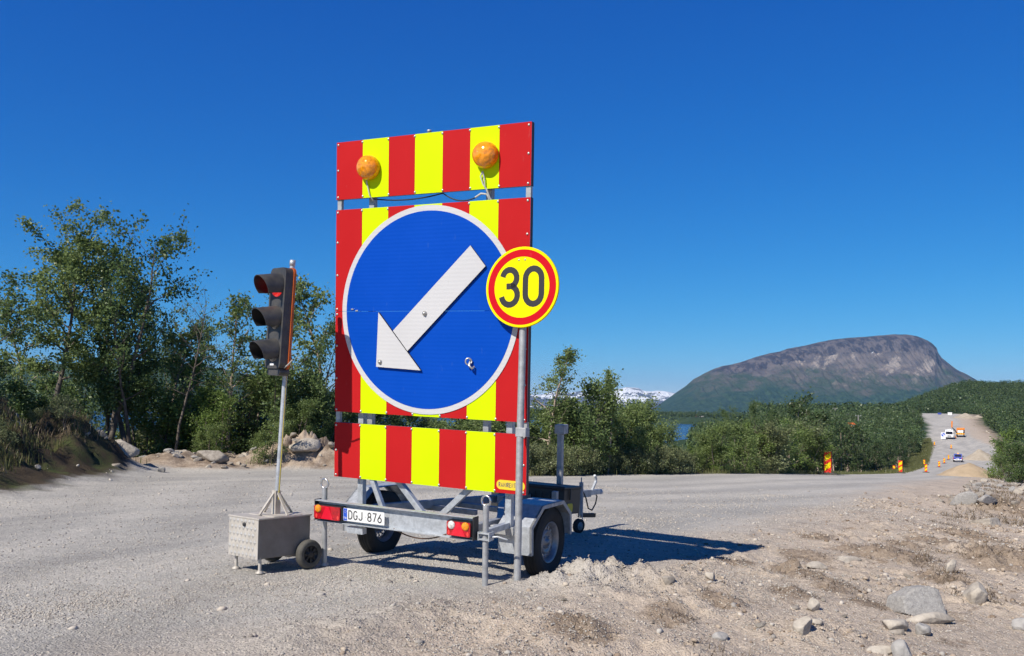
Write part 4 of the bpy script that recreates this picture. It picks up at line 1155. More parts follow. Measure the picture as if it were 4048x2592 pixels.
parts = [(x1, y1, R.uniform(.004, .0105, len(x1)), OCT), (x2, y2, R.uniform(.008, .016, len(x2)), OCT), (x3, y3, .010+.022*R.uniform(0, 1, len(x3))**3, ico())]
Vs, Fs, o_ = [], [], 0
for px_, py_, sz, bs in parts:
    v, f = pebbles(R, px_, py_, sz, bs); Vs.append(v); Fs.append(f + o_); o_ += len(v)
def pebble_mat():
    m = bpy.data.materials.new('loose_stones'); m.use_nodes = True
    N, Lk = m.node_tree.nodes, m.node_tree.links
    b = N['Principled BSDF']; b.inputs['Roughness'].default_value = 0.9; b.inputs['Specular IOR Level'].default_value = 0.2
    g = N.new('ShaderNodeNewGeometry'); cr = N.new('ShaderNodeValToRGB')
    e = cr.color_ramp.elements
    e[0].position = 0; e[0].color = (.22, .195, .17, 1); e[1].position = 1; e[1].color = (.53, .50, .455, 1)
    for p_, c_ in ((.25, (.36, .335, .305)), (.6, (.46, .43, .385)), (.85, (.52, .455, .38))):
        q = e.new(p_); q.color = (*c_, 1)
    Lk.new(g.outputs['Random Per Island'], cr.inputs[0]); Lk.new(cr.outputs[0], b.inputs['Base Color'])
    return m
M['pebble'] = pebble_mat()
gv = link('gravel', np_mesh('gravel', np.concatenate(Vs), np.concatenate(Fs)), [M['pebble']])
tag(gv, kind='stuff')
x4, y4 = scatter(R, 60000, 4.2, 24, .62, lambda x, y: sst(pl_dist(x, y, E_R), -.3, 1.2)*(.04 + 1.0*sst(fbm(x*1.1, y*1.1, 16, 4, .65), .02, .35)))
v, f = pebbles(R, x4, y4, (.004 + .017*R.uniform(0, 1, len(x4))**2.6)*(1 + np.hypot(x4, y4)/22), ico())
def clod_mat():
    m = M['pebble'].copy(); m.name = 'earth_clods'
    cr = [n for n in m.node_tree.nodes if n.type == 'VALTORGB'][0]
    for e, c in zip(cr.color_ramp.elements, ((.14, .10, .07), (.30, .235, .18), (.40, .33, .26), (.47, .40, .32), (.55, .49, .42))): e.color = (*c, 1)
    return m
M['clod'] = clod_mat()
tag(link('dirt', np_mesh('dirt', v, f), [M['clod']]), kind='stuff')

# ------------------------------------------------------------------ rocks
def icosphere(sub):
    v, f = ico(); v = [tuple(a) for a in v]; f = [tuple(a) for a in f]
    for _ in range(sub):
        cache = {}; nf = []
        def mid(a, b):
            k = (min(a, b), max(a, b))
            if k not in cache:
                m = np.array(v[a]) + np.array(v[b]); m /= np.linalg.norm(m); v.append(tuple(m)); cache[k] = len(v)-1
            return cache[k]
        for a, b, c in f:
            ab, bc, ca = mid(a, b), mid(b, c), mid(c, a); nf += [(a, ab, ca), (b, bc, ab), (c, ca, bc), (ab, bc, ca)]
        f = nf
    return np.array(v), np.array(f)
ICO4 = icosphere(4); ICO3 = icosphere(3); ICO2 = icosphere(2)
def rock_mesh(seed, size, cuts=9, base=None):
    R = rng(seed); v, f = base or ICO3; v = v.copy()
    for k in range(cuts):
        n = R.normal(size=3); n /= np.linalg.norm(n); d = R.uniform(.48, .80)
        h = v@n; v = v - np.maximum(h-d, 0)[:, None]*n*0.97
    nz = fbm(v[:, 0]*2.5+seed, v[:, 1]*2.5+v[:, 2]*1.7, seed, 4, .6)
    n2 = fbm(v[:, 0]*8+seed, v[:, 1]*8+v[:, 2]*6, seed+3, 3, .6)
    v = v*(1 + .08*nz + .035*n2)[:, None]*np.array(size)
    me = np_mesh('rock', v, f, smooth=False)
    return me
def cut_mesh(seed, planes, passes=4, sub=None):
    R = rng(seed); v, f = sub or ICO4; v = v.copy()*1.5
    for _ in range(passes):
        for n, dd in planes:
            n = np.array(n, float); n /= np.linalg.norm(n); h = v@n
            v = v - np.maximum(h-dd, 0)[:, None]*n
    nz = fbm(v[:, 0]*4+seed, v[:, 2]*4+v[:, 1]*2.7, seed, 5, .6); n2 = fbm(v[:, 0]*14+seed, v[:, 2]*14+v[:, 1]*9, seed+5, 3, .6)
    v = v*(1 + .03*nz + .018*n2)[:, None]
    return np_mesh('boulder', v, f)
def rock(x, y, size, seed, label, m='rock', rz=0, tilt=(0, 0), sink=.3, group=None, name='rock', me=None):
    me = me or rock_mesh(seed, size)
    o = link(name, me, [M[m]] if not me.materials else [])
    o.location = (x, y, gz(x, y) + size[2]*(1-sink*2)*.6); o.rotation_euler = (tilt[0], tilt[1], rz)
    return tag(o, label, 'rock', group)
def gp(px, py):
    """where the line of sight through a photo pixel meets the ground"""
    u, v = (px-2024)/3600, (1500-py)/3600
    d = CF + CR*u + CU*v
    t = np.geomspace(3, 700, 4000)
    h = EYE + d.z*t - terrain(d.x*t, d.y*t)
    i = int(np.argmax(h < 0))
    return float(d.x*t[i]), float(d.y*t[i])
z6b = lambda a, b: (2800 + a*.5189, 1900 + b*.5189)
z6l = lambda a, b: (a*.5572, 1600 + b*.5572)
BIG = [  # photo spot of the foot, half-sizes, look
 (z6b(1640, 1030), (.36, .20, .27), 301, 'large flat-faced grey boulder lying on the dirt slope, the biggest stone in front', 'rock_grey', .3, (-.35, .1), .22),
 (z6b(2050, 915), (.15, .13, .16), 302, 'rounded pale boulder just behind and right of the large flat grey boulder', 'rock_pale', 1.0, (0, .1), .2),
 (z6b(1690, 1085), (.20, .10, .07), 303, 'low slab wedged under the front edge of the large grey boulder', 'rock_pale', .1, (0, 0), .3),
 (z6b(1420, 1130), (.12, .09, .08), 304, 'pale angular stone just left of the slab under the large grey boulder', 'rock_pale', .7, (.2, .1), .25),
 (z6b(1440, 1165), (.07, .05, .04), 305, 'small wedge stone touching the pale angular stone left of the large boulder', 'rock', .2, (0, .1), .3),
 (z6b(725, 1150), (.075, .07, .08), 306, 'squarish stone on bare dirt beside a small white cube-like stone', 'rock_pale', .5, (.1, 0), .2),
 (z6b(830, 1085), (.045, .035, .03), 307, 'small white cube-like stone on bare dirt behind the squarish stone', 'rock_pale', .2, (0, 0), .25),
 (z6b(790, 985), (.075, .06, .07), 308, 'tan pointed stone on the loose gravel beside a tuft of dead roots', 'rock_pale', 1.2, (.3, .2), .2),
 (z6b(1470, 1325), (.10, .09, .09), 309, 'grey block of stone at the bottom edge of the picture', 'rock_grey', .4, (0, 0), .3),
 (z6b(1330, 1310), (.12, .06, .045), 310, 'long flat stone lying left of the grey block at the bottom edge', 'rock_pale', .1, (0, 0), .35),
 (z6b(2120, 335), (.34, .16, .12), 311, 'long pale boulder half sunk in the dirt below the dead brush heap', 'rock_pale', .25, (0, 0), .25),
 (z6b(830, 650), (.13, .09, .05), 312, 'flat tan stone lying just right of the tip of the trailer shadow', 'rock_pale', .5, (0, 0), .62),
 (z6b(1050, 610), (.20, .11, .06), 313, 'long flat pale slab in the middle of the dirt slope', 'rock_pale', .1, (.1, 0), .6),
 (z6b(2120, 175), (.24, .16, .12), 314, 'smooth light grey boulder in front of the brush heap near the right edge', 'rock_grey', .3, (0, 0), .25),
 (z6b(1850, 700), (.10, .05, .11), 315, 'upright thin white stone on the slope behind the large grey boulder', 'rock_pale', .6, (.2, .2), .2),
 (z6b(90, 1210), (.06, .05, .05), 316, 'grey stone casting a sharp shadow beside a dark tuft of roots, nearest the berm', 'rock_grey', .6, (0, 0), .25),
 (z6b(20, 745), (.055, .045, .05), 317, 'egg shaped stone sitting on the edge of the trailer shadow', 'rock_pale', .3, (0, 0), .15),
 ((2640, 2300), (.06, .05, .05), 318, 'round brown stone on the crest of the small dirt berm by the wheel', 'rock', .5, (0, 0), .2),
 (z6b(1630, 1170), (.06, .06, .07), 319, 'upright grey stone in front of the slab under the large boulder', 'rock_grey', .3, (.2, 0), .25),
 (z6b(2390, 90), (.42, .24, .22), 320, 'big white boulder on the brush heap at the right edge', 'rock_pale', .9, (.1, .3), .3),
 (z6b(2400, 1130), (.12, .09, .07), 321, 'grey slab at the right edge of the picture low down', 'rock_grey', .2, (0, 0), .3),
]
for (q, size, sd, lab, m_, rz_, tl2, sk_) in BIG:
    x, y = gp(*q)
    if sd == 301:
        bm_ = cut_mesh(301, passes=10, planes=[((0, -1, .35), .30), ((0, 1, .1), .34), ((-1, -.1, .1), .50), ((-.62, 0, .78), .46), ((-.15, 0, 1), .50), ((.45, 0, .9), .56), ((1, -.25, .12), .46), ((.75, 0, -.65), .50), ((-.3, 0, -1), .42), ((0, 0, -1), .40)])
        bm_.materials.append(M['rock_grey'])
        o = link('boulder', bm_, []); o.scale = (.40, .34, .265); o.location = (x, y + .10, gz(x, y) + .085); o.rotation_euler = (-.12, 0, .12)
        tag(o, lab, 'rock'); continue
    rock(x, y, size, sd, lab, m_, rz_, tl2, sk_, name='boulder' if size[0] > .14 else 'rock')
RR = rng(77)
variants = [rock_mesh(400+k, (1, .8, .6), 8, ICO2) for k in range(7)]
for k, me_ in enumerate(variants): me_.materials.append(M[('rock', 'rock_grey', 'rock_pale')[k % 3]])
def scatter_rocks(n, rad, label, group, place):
    for i in range(n):
        x, y, s = place()
        o = link('rock', variants[RR.randint(7)], [])
        o.scale = (s*RR.uniform(.7, 1.3), s*RR.uniform(.7, 1.2), s*RR.uniform(.6, 1.1))
        o.location = (x, y, gz(x, y) + s*.15); o.rotation_euler = (RR.uniform(-.5, .5), RR.uniform(-.5, .5), RR.uniform(0, 6.28))
        tag(o, label, 'rock', group)
def pl_slope():
    while True:
        r, a = 4.8 + 11*RR.uniform()**1.3, RR.uniform(-.02, .56); x, y = r*math.sin(a), r*math.cos(a)
        if pl_dist(np.array([x]), np.array([y]), E_R)[0] > .35: return x, y, RR.uniform(.016, .036)*(1 + .8*(RR.uniform() > .85))
scatter_rocks(34, 0, 'small stone scattered over the dirt slope in front and to the right', 'small stones on the dirt slope', pl_slope)
def pl_spoil():
    while True:
        y = RR.uniform(18, 62); x = y*RR.uniform(.40, .58); d = pl_dist(np.array([x]), np.array([y]), E_R)[0]
        if 1.6 < d < 13: return x, y, RR.uniform(.06, .19)*(1 + .8*(RR.uniform() > .9))
scatter_rocks(150, 0, 'tumbled rock in the spoil strip between the gravel road and the right-hand bushes', 'rocks in the roadside spoil', pl_spoil)
def pl_far():
    while True:
        s = RR.uniform(0, 1); k = RR.randint(9, 15); p = E_R[k]*(1-s) + E_R[k+1]*s
        return p[0] + RR.uniform(3, 10), p[1] + RR.uniform(-4, 4), RR.uniform(.3, .8)
scatter_rocks(60, 0, 'rock in the far line of boulders along the right side of the road', 'rocks along the far road edge', pl_far)
def pl_left():
    k = RR.randint(4); c = ((-5.8, 23.3, 1.5, .6), (-3.6, 23.7, 1.4, .5), (-7.8, 21.9, 1.0, .5), (-9.3, 18.9, .7, 1.0))[k]
    return RR.normal(c[0], c[2]), RR.normal(c[1], c[3]), RR.uniform(.05, .17)
scatter_rocks(120, 0, 'dusty stone in the rubble bank under the birches across the road', 'stones in the left rubble bank', pl_left)
rock(-5.30, 23.1, (.52, .38, .24), 330, 'big pale boulder on top of the rubble bank, left of the striped board', 'rock_pale',   .2, (.1, -.12), .62, name='boulder')
rock(-8.6, 20.3, (.38, .30, .24), 331, 'pale boulder at the left end of the rubble bank beside the dark bank', 'rock_pale', .6, (.1, .1), .25, name='boulder')
rock(-7.1, 21.8, (.40, .3, .2), 332, 'tan boulder in the shade in the middle of the rubble bank', 'rock', .3, (0, .1), .25, name='boulder')

# ------------------------------------------------------------------ heaps
def heap(x, y, rx, ry, h, col, label, seed, rz=0):
    n = 48; xs = np.linspace(-1.25, 1.25, n); U, V_ = np.meshgrid(xs, xs)
    r = np.hypot(U, V_); prof = np.clip(1 - r, -.25, 1)
    c, s = math.cos(rz), math.sin(rz)
    X = x + (U*rx*c - V_*ry*s); Y = y + (U*rx*s + V_*ry*c)
    Z = terrain(X.ravel(), Y.ravel(), False).reshape(X.shape) + h*prof*(1 + .25*fbm(U*2, V_*2, seed)) - .03*h + .05*h*fbm(U*7, V_*7, seed+1)
    ii = np.arange(n*n).reshape(n, n)
    F = np.stack([ii[:-1, :-1].ravel(), ii[:-1, 1:].ravel(), ii[1:, 1:].ravel(), ii[1:, :-1].ravel()], 1)
    o = link('earth_heap', np_mesh('earth_heap', np.stack([X.ravel(), Y.ravel(), Z.ravel()], 1), F, smooth=True), [col])
    return tag(o, label, 'heap')
M['sand'] = mat('damp_sand', (.46, .36, .25), .95, spec=.1, col2=(.36, .28, .19), vscale=.8, bump=.6, bscale=3)
M['spoil'] = mat('grey_spoil', (.42, .37, .30), .95, spec=.1, col2=(.33, .28, .22), vscale=.8, bump=.6, bscale=3)
heap(37.4, 74.5, 2.6, 2.2, 1.25, M['sand'], 'brown sand heap beside the road, nearest and largest of the heaps', 1)
heap(109.5, 213, 4.2, 3.0, 2.6, M['spoil'], 'grey earth heap on the lay-by just right of the blue pickup', 2)
heap(212, 425, 6, 5, 2.6, M['spoil'], 'pale earth heap at the crest of the road, right of the blue bin', 3)
heap(230, 440, 8, 5, 2.8, M['spoil'], 'long pale earth heap at the crest below the white box', 4)

# ------------------------------------------------------------------ trees
def tubes(paths, nside):
    """paths: list of (pts (k,3), radii (k,)) with equal k -> V, F"""
    V, F, o = [], [], 0
    for P, r in paths:
        P = np.asarray(P, float); k = len(P)
        d = np.gradient(P, axis=0); d /= np.linalg.norm(d, axis=1)[:, None] + 1e-9
        a = np.cross(d, [.31, .17, .93]); a /= np.linalg.norm(a, axis=1)[:, None] + 1e-9; b = np.cross(d, a)
        t = np.arange(nside)*2*math.pi/nside
        ring = P[:, None, :] + (a[:, None, :]*np.cos(t)[None, :, None] + b[:, None, :]*np.sin(t)[None, :, None])*np.asarray(r)[:, None, None]
        V.append(ring.reshape(-1, 3))
        i, j = np.meshgrid(np.arange(k-1), np.arange(nside), indexing='ij')
        F.append(np.stack([o+i*nside+j, o+i*nside+(j+1) % nside, o+(i+1)*nside+(j+1) % nside, o+(i+1)*nside+j], 2).reshape(-1, 4)); o += k*nside
    return np.concatenate(V), np.concatenate(F)
def wander(R, p, d, L, n, wob, up=0.0):
    P = [np.array(p, float)]; d = np.array(d, float)
    for i in range(n-1):
        d = d + R.normal(0, wob, 3) + np.array([0, 0, up]); d /= np.linalg.norm(d)
        P.append(P[-1] + d*L/(n-1))
    return np.array(P)
def leaf_cards(R, C, size, k=1.0, flat=0.3):
    n = len(C)
    u = R.normal(size=(n, 3)); u /= np.linalg.norm(u, axis=1)[:, None]
    w = R.normal(size=(n, 3)); w[:, 2] += flat; v = np.cross(w, u); v /= np.linalg.norm(v, axis=1)[:, None]+1e-9
    s = size*R.uniform(.6, 1.25, n)[:, None]
    nrm = np.cross(u, v)
    V = np.stack([C - u*s*.5, C + v*s*.36*k + nrm*s*.08, C + u*s*.55, C - v*s*.36*k + nrm*s*.08], 1)
    return V.reshape(-1, 3), np.arange(n*4).reshape(n, 4)
def make_tree(seed, h, spread, nl, leaf, stems=1, clear=.3, lean=0.05, limb=16, drop=.15, tuft=.16, bare=0.0, shape='round', thin=1.0):
    R = rng(seed); trunks, limbs, twigs, ends = [], [], [], []
    for s in range(stems):
        a = R.uniform(0, 6.28); hh = h*(1 if s == 0 else R.uniform(.65, .95))
        d0 = np.array([math.cos(a)*(lean + .22*(stems > 1)), math.sin(a)*(lean + .22*(stems > 1)), 1.0])
        P = wander(R, (.12*math.cos(a)*(stems > 1), .12*math.sin(a)*(stems > 1), -.25), d0/np.linalg.norm(d0), hh*1.03, 12, .07, .03)
        P[:, 2] *= hh/max(P[-1, 2], .1)
        r0 = (.0155*hh + .012)*thin
        rad = r0*(1 - np.linspace(0, 1, 12)**.9*.9)
        trunks.append((P, rad))
        for i in range(max(4, limb//stems)):
            t = clear + (1-clear)*((i+R.uniform())/max(4, limb//stems))**.9*.97
            j = min(int(t*11), 10); p = P[j] + (P[j+1]-P[j])*(t*11-j)
            az = i*2.4 + R.uniform(-.5, .5)
            q = (t-clear)/(1-clear)
            env = {'round': math.sqrt(max(.05, 1-(2*q-.75)**2*.62)), 'column': .75-.35*q, 'umbrella': .55+.75*q*(1.25-q)}[shape]
            L = spread*env*R.uniform(.65, 1.12)
            el = .35 + .75*q + R.uniform(-.15, .2)
            d = np.array([math.cos(az)*math.cos(el), math.sin(az)*math.cos(el), math.sin(el)])
            Q = wander(R, p, d, L, 6, .16, .04)
            lr = max(.006, rad[j]*.55)
            limbs.append((Q, lr*(1-np.linspace(0, 1, 6)*.85)))
            for m in range(6):
                tt = .25 + .75*(m+R.uniform())/6; jj = min(int(tt*5), 4); pp = Q[jj] + (Q[jj+1]-Q[jj])*(tt*5-jj)
                dd = R.normal(size=3)*.8 + d*.7; dd[2] += .05; dd /= np.linalg.norm(dd)
                T_ = wander(R, pp, dd, L*R.uniform(.22, .42), 4, .25, -drop*.4)
                twigs.append((T_, np.array([.0055, .0042, .003, .0015])*(.6+.07*h)))
                ends.append(T_)
        T_ = wander(R, P[-2], (R.normal()*.2, R.normal()*.2, 1), h*.10, 4, .15); twigs.append((T_, np.array([.006, .005, .003, .001]))); ends.append(T_)
    Vt, Ft = tubes(trunks, 8); Vl, Fl = tubes(limbs, 5); Vw, Fw = tubes(twigs, 3)
    wood = (np.concatenate([Vt, Vl, Vw]), np.concatenate([Ft, Fl+len(Vt), Fw+len(Vt)+len(Vl)]))
    E_ = np.array(ends)
    keep = R.uniform(0, 1, len(E_)) > bare
    E_ = E_[keep] if keep.any() else E_[:1]
    wgt = R.uniform(.25, 1.6, len(E_))**1.5; wgt /= wgt.sum()
    ti = R.choice(len(E_), nl, p=wgt); f = R.uniform(0, 3, nl); j = np.minimum(f.astype(int), 2); fr = (f-j)[:, None]
    Cc = E_[ti, j]*(1-fr) + E_[ti, j+1]*fr + R.normal(0, tuft, (nl, 3))*R.uniform(.3, 1, (nl, 1))
    Cc = Cc[Cc[:, 2] > .12]
    return wood, leaf_cards(R, Cc, leaf)
def tree_meshes(name, seed, leafm, barkm, **kw):
    w, l = make_tree(seed, **kw)
    tm = np_mesh(name+'_trunk', *w, smooth=True); tm.materials.append(M[barkm])
    lm = np_mesh(name+'_crown', *l); lm.materials.append(M[leafm])
    return tm, lm
def put_tree(meshes, name, cat, label, x, y, s=1.0, rz=0, group=None, sz=None, zoff=0.0):
    r = empty(name, label, cat, (x, y, gz(x, y) - .05 + zoff), rz, group)
    r.scale = (s, s, sz or s)
    link('trunk', meshes[0], [], r); link('crown', meshes[1], [], r)
    return r
def xdir(px, D):
    return (px-2024)/3600*D*1.0
T_ = {}
T_['tall'] = tree_meshes('tall', 11, 'leaf_birch', 'bark', h=6.2, spread=2.35, nl=13500, leaf=.085, clear=.42, limb=22, lean=.05, tuft=.16, shape='umbrella')
T_['tall2'] = tree_meshes('tall2', 12, 'leaf_dark', 'bark', h=5.4, spread=1.9, nl=8500, leaf=.085, clear=.30, limb=22, stems=2, tuft=.17, shape='umbrella')
T_['airy'] = tree_meshes('airy', 13, 'leaf_birch', 'bark_pale', h=4.6, spread=1.15, nl=3400, leaf=.08, clear=.25, limb=18, lean=.08, tuft=.13)
T_['dead'] = tree_meshes('dead', 14, 'leaf_dark', 'bark', h=4.7, spread=1.25, nl=420, leaf=.07, clear=.42, limb=20, lean=.20, tuft=.10, bare=.7, thin=.62)
T_['bush'] = tree_meshes('bush', 15, 'leaf_birch', 'bark', h=3.0, spread=1.15, nl=7000, leaf=.085, clear=.08, limb=26, stems=3, tuft=.19)
T_['bush2'] = tree_meshes('bush2', 16, 'leaf_dark', 'bark', h=2.8, spread=1.2, nl=7000, leaf=.085, clear=.06, limb=26, stems=4, tuft=.19)
T_['bush3'] = tree_meshes('bush3', 17, 'leaf_fresh', 'bark_pale', h=2.9, spread=1.1, nl=6500, leaf=.085, clear=.08, limb=24, stems=3, tuft=.18)
T_['willow'] = tree_meshes('willow', 18, 'leaf_willow', 'bark', h=2.0, spread=1.1, nl=6000, leaf=.075, clear=.04, limb=24, stems=5, tuft=.17)
T_['slim'] = tree_meshes('slim', 19, 'leaf_birch', 'bark_pale', h=3.6, spread=.75, nl=3200, leaf=.08, clear=.2, limb=18, tuft=.12, shape='column')
T_['low'] = tree_meshes('low', 20, 'leaf_willow', 'bark', h=.9, spread=.65, nl=2200, leaf=.06, clear=.03, limb=18, stems=5, tuft=.12)
def tip_of(ms):
    n = len(ms[1].vertices); co = np.empty(n*3, np.float32); ms[1].vertices.foreach_get('co', co)
    return float(np.percentile(co[2::3], 99.7))
def place(kind, name, cat, label, px, top, D, rz, group=None, wide=1.0):
    """stand a tree on the ground at distance D so that its tip is as high as it is in the place"""
    x = (px-2024)/3600*D; g = gz(x, D)
    htop = EYE + (1626 - .02*(px-2024)*-1*-1*-1 - top)/3600*D if False else EYE + (1626 + .02*(px-2024) - top)/3600*D
    hh = tip_of(T_[kind])
    s = max(.3, (htop-g)/hh)
    return put_tree(T_[kind], name, cat, label, x, D, s*wide, rz, group, s)
B, BU = 'birch_tree', 'bush'
# --- the birches left of the board
for (k, px, top, D, rz, lab, w) in [
 ('tall', 170, 775, 22.5, 0.5, 'tallest birch at the left, dark trunk under a wide open crown', 1.1),
 ('tall2', 390, 850, 23.5, 5.2, 'birch almost as tall as the tallest one, crown touching it on the right', .9),
 ('tall2', -10, 1030, 19.5, 1.2, 'dense dark birch cut off by the left edge of the picture', 1.35),
 ('tall2', 560, 985, 24.0, 2.2, 'second tallest birch, dense round crown right of the tallest one', 1.0),
 ('tall2', 430, 1000, 26.0, 4.0, 'birch with a thin crown filling the gap behind the two tallest birches', 0.8),
 ('tall2', 735, 1225, 27.5, 0.3, 'leafy birch closing the gap behind the half dead birch', .8),
 ('airy', 655, 1270, 26.5, 1.3, 'thin leafy birch close behind the half dead birch on its left', 1.2),
 ('airy', 775, 1300, 27.0, 4.5, 'thin leafy birch filling the gap just right of the half dead birch', 1.2),
 ('dead', 690, 1110, 23.5, 3.6, 'half dead birch with bare twisted branches against the sky', 1.0),
 ('airy', 905, 1165, 24.5, 0.4, 'slim airy birch just left of the traffic light head', 1.0),
 ('airy', 1010, 1290, 26.0, 2.4, 'thin pale stemmed birch standing behind the traffic light head', .9),
 ('tall2', 1215, 1115, 25.5, 3.3, 'birch with twin trunks between the traffic light and the striped board', .85),
 ('airy', 1310, 1110, 27.0, 5.1, 'birch half hidden behind the left edge of the striped board', 1.1),
 ('airy', 120, 1180, 24.0, 5.5, 'thin birch between the left edge tree and the tallest birch', .9)]:
    place(k, B, 'tree', lab, px, top, D, rz, None, w)
for (k, px, top, D, rz, lab, w) in [
 ('bush3', 745, 1395, 25.0, 0.2, 'bright green bush below the half dead birch', 1.15),
 ('bush', 900, 1440, 25.5, 1.9, 'green birch bush behind the traffic light pole', 1.1),
 ('bush', 600, 1480, 24.5, 4.4, 'bush at the foot of the second tallest birch', 1.1),
 ('bush2', 330, 1450, 27.0, 0.9, 'dark bush behind the trunk of the tallest birch', 1.1),
 ('bush2', 90, 1480, 22.0, 2.9, 'dark bush above the brown bank at the left edge', 1.2),
 ('bush2', 1090, 1450, 25.0, 3.9, 'dark bush right of the traffic light pole behind the rubble', 1.2),
 ('bush', 1240, 1420, 24.8, 5.3, 'bush filling the space left of the striped board', 1.2)]:
    place(k, BU, 'bush', lab, px, top, D, rz, None, w)
R = rng(9)
for (x, y, k, s, lab) in ((-12.4, 14.3, 'tall2', .95, 'dense birch outside the left edge whose shade darkens the brown bank'), (-13.4, 11.4, 'tall', .8, 'birch farther left, nearest the viewer, outside the picture')):
    put_tree(T_[k], B, 'tree', lab, x, y, s, 1.0)
und = 'leafy bush in the dark undergrowth beneath the left birches'
for i in range(22):
    px = -150 + 1550*(i+.5)/22 + R.uniform(-40, 40)
    if 410 < px < 560: continue
    place(('bush', 'bush2', 'willow', 'bush3')[R.randint(4)], BU, 'bush', und, px, R.uniform(1530, 1680), R.uniform(22.5, 29) if px > 300 else R.uniform(19, 26), R.uniform(0, 6.28), 'undergrowth below the left birches', 1.15)
for i in range(26):
    px = -60 + 400*R.uniform(); D = R.uniform(13.2, 20.5)
    x = (px-2024)/3600*D
    if -pl_dist(np.array([x]), np.array([D]), E_L)[0] > .5:
        put_tree(T_['low'], 'shrub', 'shrub', 'low dull shrub growing on the brown bank at the left edge', x, D, R.uniform(.3, .6), R.uniform(0, 6.28), 'low shrubs on the left bank')
# --- the row across the road, right of the board
for (k, px, top, D, rz, lab, w) in [
 ('airy', 2165, 1370, 26.0, .8, 'birch just right of the striped board with its leafy top against the sky', 1.2),
 ('bush', 2255, 1470, 26.5, 2.0, 'leafy birch bush behind the trailer rest post', 1.1),
 ('slim', 2408, 1455, 27.0, 3.1, 'tall thin birch with bare twig tips in front of the snowy mountains', .9),
 ('bush2', 2330, 1570, 26.0, 1.1, 'dark bush left of the tall thin birch', 1.1),
 ('bush', 2500, 1620, 28.0, 4.2, 'rounded bush right of the tall thin birch', 1.1),
 ('bush', 2565, 1600, 30.0, 5.0, 'bush with a rounded top left of the lake gap', 1.05),
 ('bush', 2830, 1660, 32.0, .3, 'bush right of the lake gap', 1.1),
 ('tall2', 2905, 1600, 36.0, 1.0, 'left one of the two dark dense trees standing above the roadside bushes', .75),
 ('tall2', 3010, 1575, 37.0, 2.9, 'right one and taller of the two dark dense trees above the roadside bushes', .75)]:
    place(k, B if k in ('airy', 'slim', 'tall2') else BU, 'tree' if k in ('airy', 'slim', 'tall2') else 'bush', lab, px, top, D, rz, None, w)
for (k, px, top, D, rz, lab, w) in [
 ('bush3', 4010, 1690, 62.0, .4, 'bright green bush cut by the right edge above the spoil', 1.2),
 ('bush', 3950, 1740, 70.0, 2.4, 'smaller green bush left of the bright bush at the right edge', 1.1),
 ('bush2', 4060, 1735, 55.0, 1.4, 'bush at the right edge of the picture standing lowest over the rocks', 1.2),
 ('bush', 3990, 1790, 58.0, 4.4, 'small bush growing among the rocks at the right edge', 1.1)]:
    place(k, BU, 'bush', lab, px, top, D, rz, None, w)
for i in range(15):
    px = 1385 + 700*(i+.5)/15
    place(('bush', 'bush2', 'bush')[i % 3], BU, 'bush', 'bush across the road hidden behind the striped board, seen through the gap between its panels', px, 1590 + 60*(i % 2), 26.5 + 1.5*(i % 3), i*1.7, 'bushes behind the striped board', 1.25)
hedge = 'green bush in the thick row along the far edge of the gravel'
def edge_at(px):
    best = None
    for (a, b) in zip(E_L[5:-1], E_L[6:]):
        for t in np.linspace(0, 1, 24):
            p = a*(1-t) + b*t; q = 2024 + 3600*p[0]/p[1]
            if best is None or abs(q-px) < best[0]: best = (abs(q-px), p[0], p[1])
    return best[1], best[2]
for i in range(54):
    px = 2090 + 1130*(i+.5)/54 + R.uniform(-18, 18)
    ex, ey = edge_at(px); D = ey + R.uniform(1.4, 4.8) + (i % 3)*1.5
    gap = 2595 < px < 2800
    top = R.uniform(1772, 1815) if gap else R.uniform(1650, 1730)
    if 3000 < px: top = R.uniform(1652, 1700)
    if px < 2535: top = R.uniform(1560, 1700)
    place((('bush', 'slim', 'bush2', 'slim', 'bush') if px < 2535 else ('bush', 'bush2', 'willow', 'bush', 'bush3'))[R.randint(5)], BU, 'bush', hedge, px, top, D, R.uniform(0, 6.28), 'bushes along the far edge of the gravel', 1.2)
for i in range(44):
    px = 2090 + 620*(i+.5)/44; ex, ey = edge_at(px); x = (px-2024)/3600*(ey+.9)
    put_tree(T_['low'], 'shrub', 'shrub', 'low grey green willow shrub at the foot of the roadside bushes', x, ey+R.uniform(.6, 1.7), R.uniform(.45, .95), R.uniform(0, 6.28), 'low willows at the gravel edge')

# ------------------------------------------------------------------ the forest along the road and on the hill
F_ = [tree_meshes('wood%d' % k, 200+k, 'leaf_forest', 'bark_pale', h=5.0, spread=1.55, nl=3200, leaf=.155, clear=.14, limb=20, stems=1 + k % 3, tuft=.26) for k in range(4)]
fl, fr_ = 'birch in the wood along the left side of the far road', 'birch in the wood right of the far road'
n_l = n_r = 0
cand = []
for i in range(4000):
    k = R.randint(8, len(E_L)-3); t = R.uniform(); p = E_L[k]*(1-t) + E_L[k+1]*t
    d = (E_L[k+1]-E_L[k])/np.linalg.norm(E_L[k+1]-E_L[k]); off = 4.5 + 26*R.uniform()**1.8
    q = p + np.array([-d[1], d[0]])*off
    if q[1] < 62 or q[1] > 260 or q[0] < .30*q[1]: continue
    cand.append((q[0], q[1]))
cand = np.array(cand); kept = []
for c in cand:
    if all((c[0]-k_[0])**2 + (c[1]-k_[1])**2 > (2.2 + .008*c[1])**2 for k_ in kept): kept.append(c)
    if len(kept) >= 110: break
for c in kept:
    put_tree(F_[R.randint(4)], B, 'tree', fl, c[0], c[1], R.uniform(.85, 1.25), R.uniform(0, 6.28), 'birches left of the far road')
kept = []
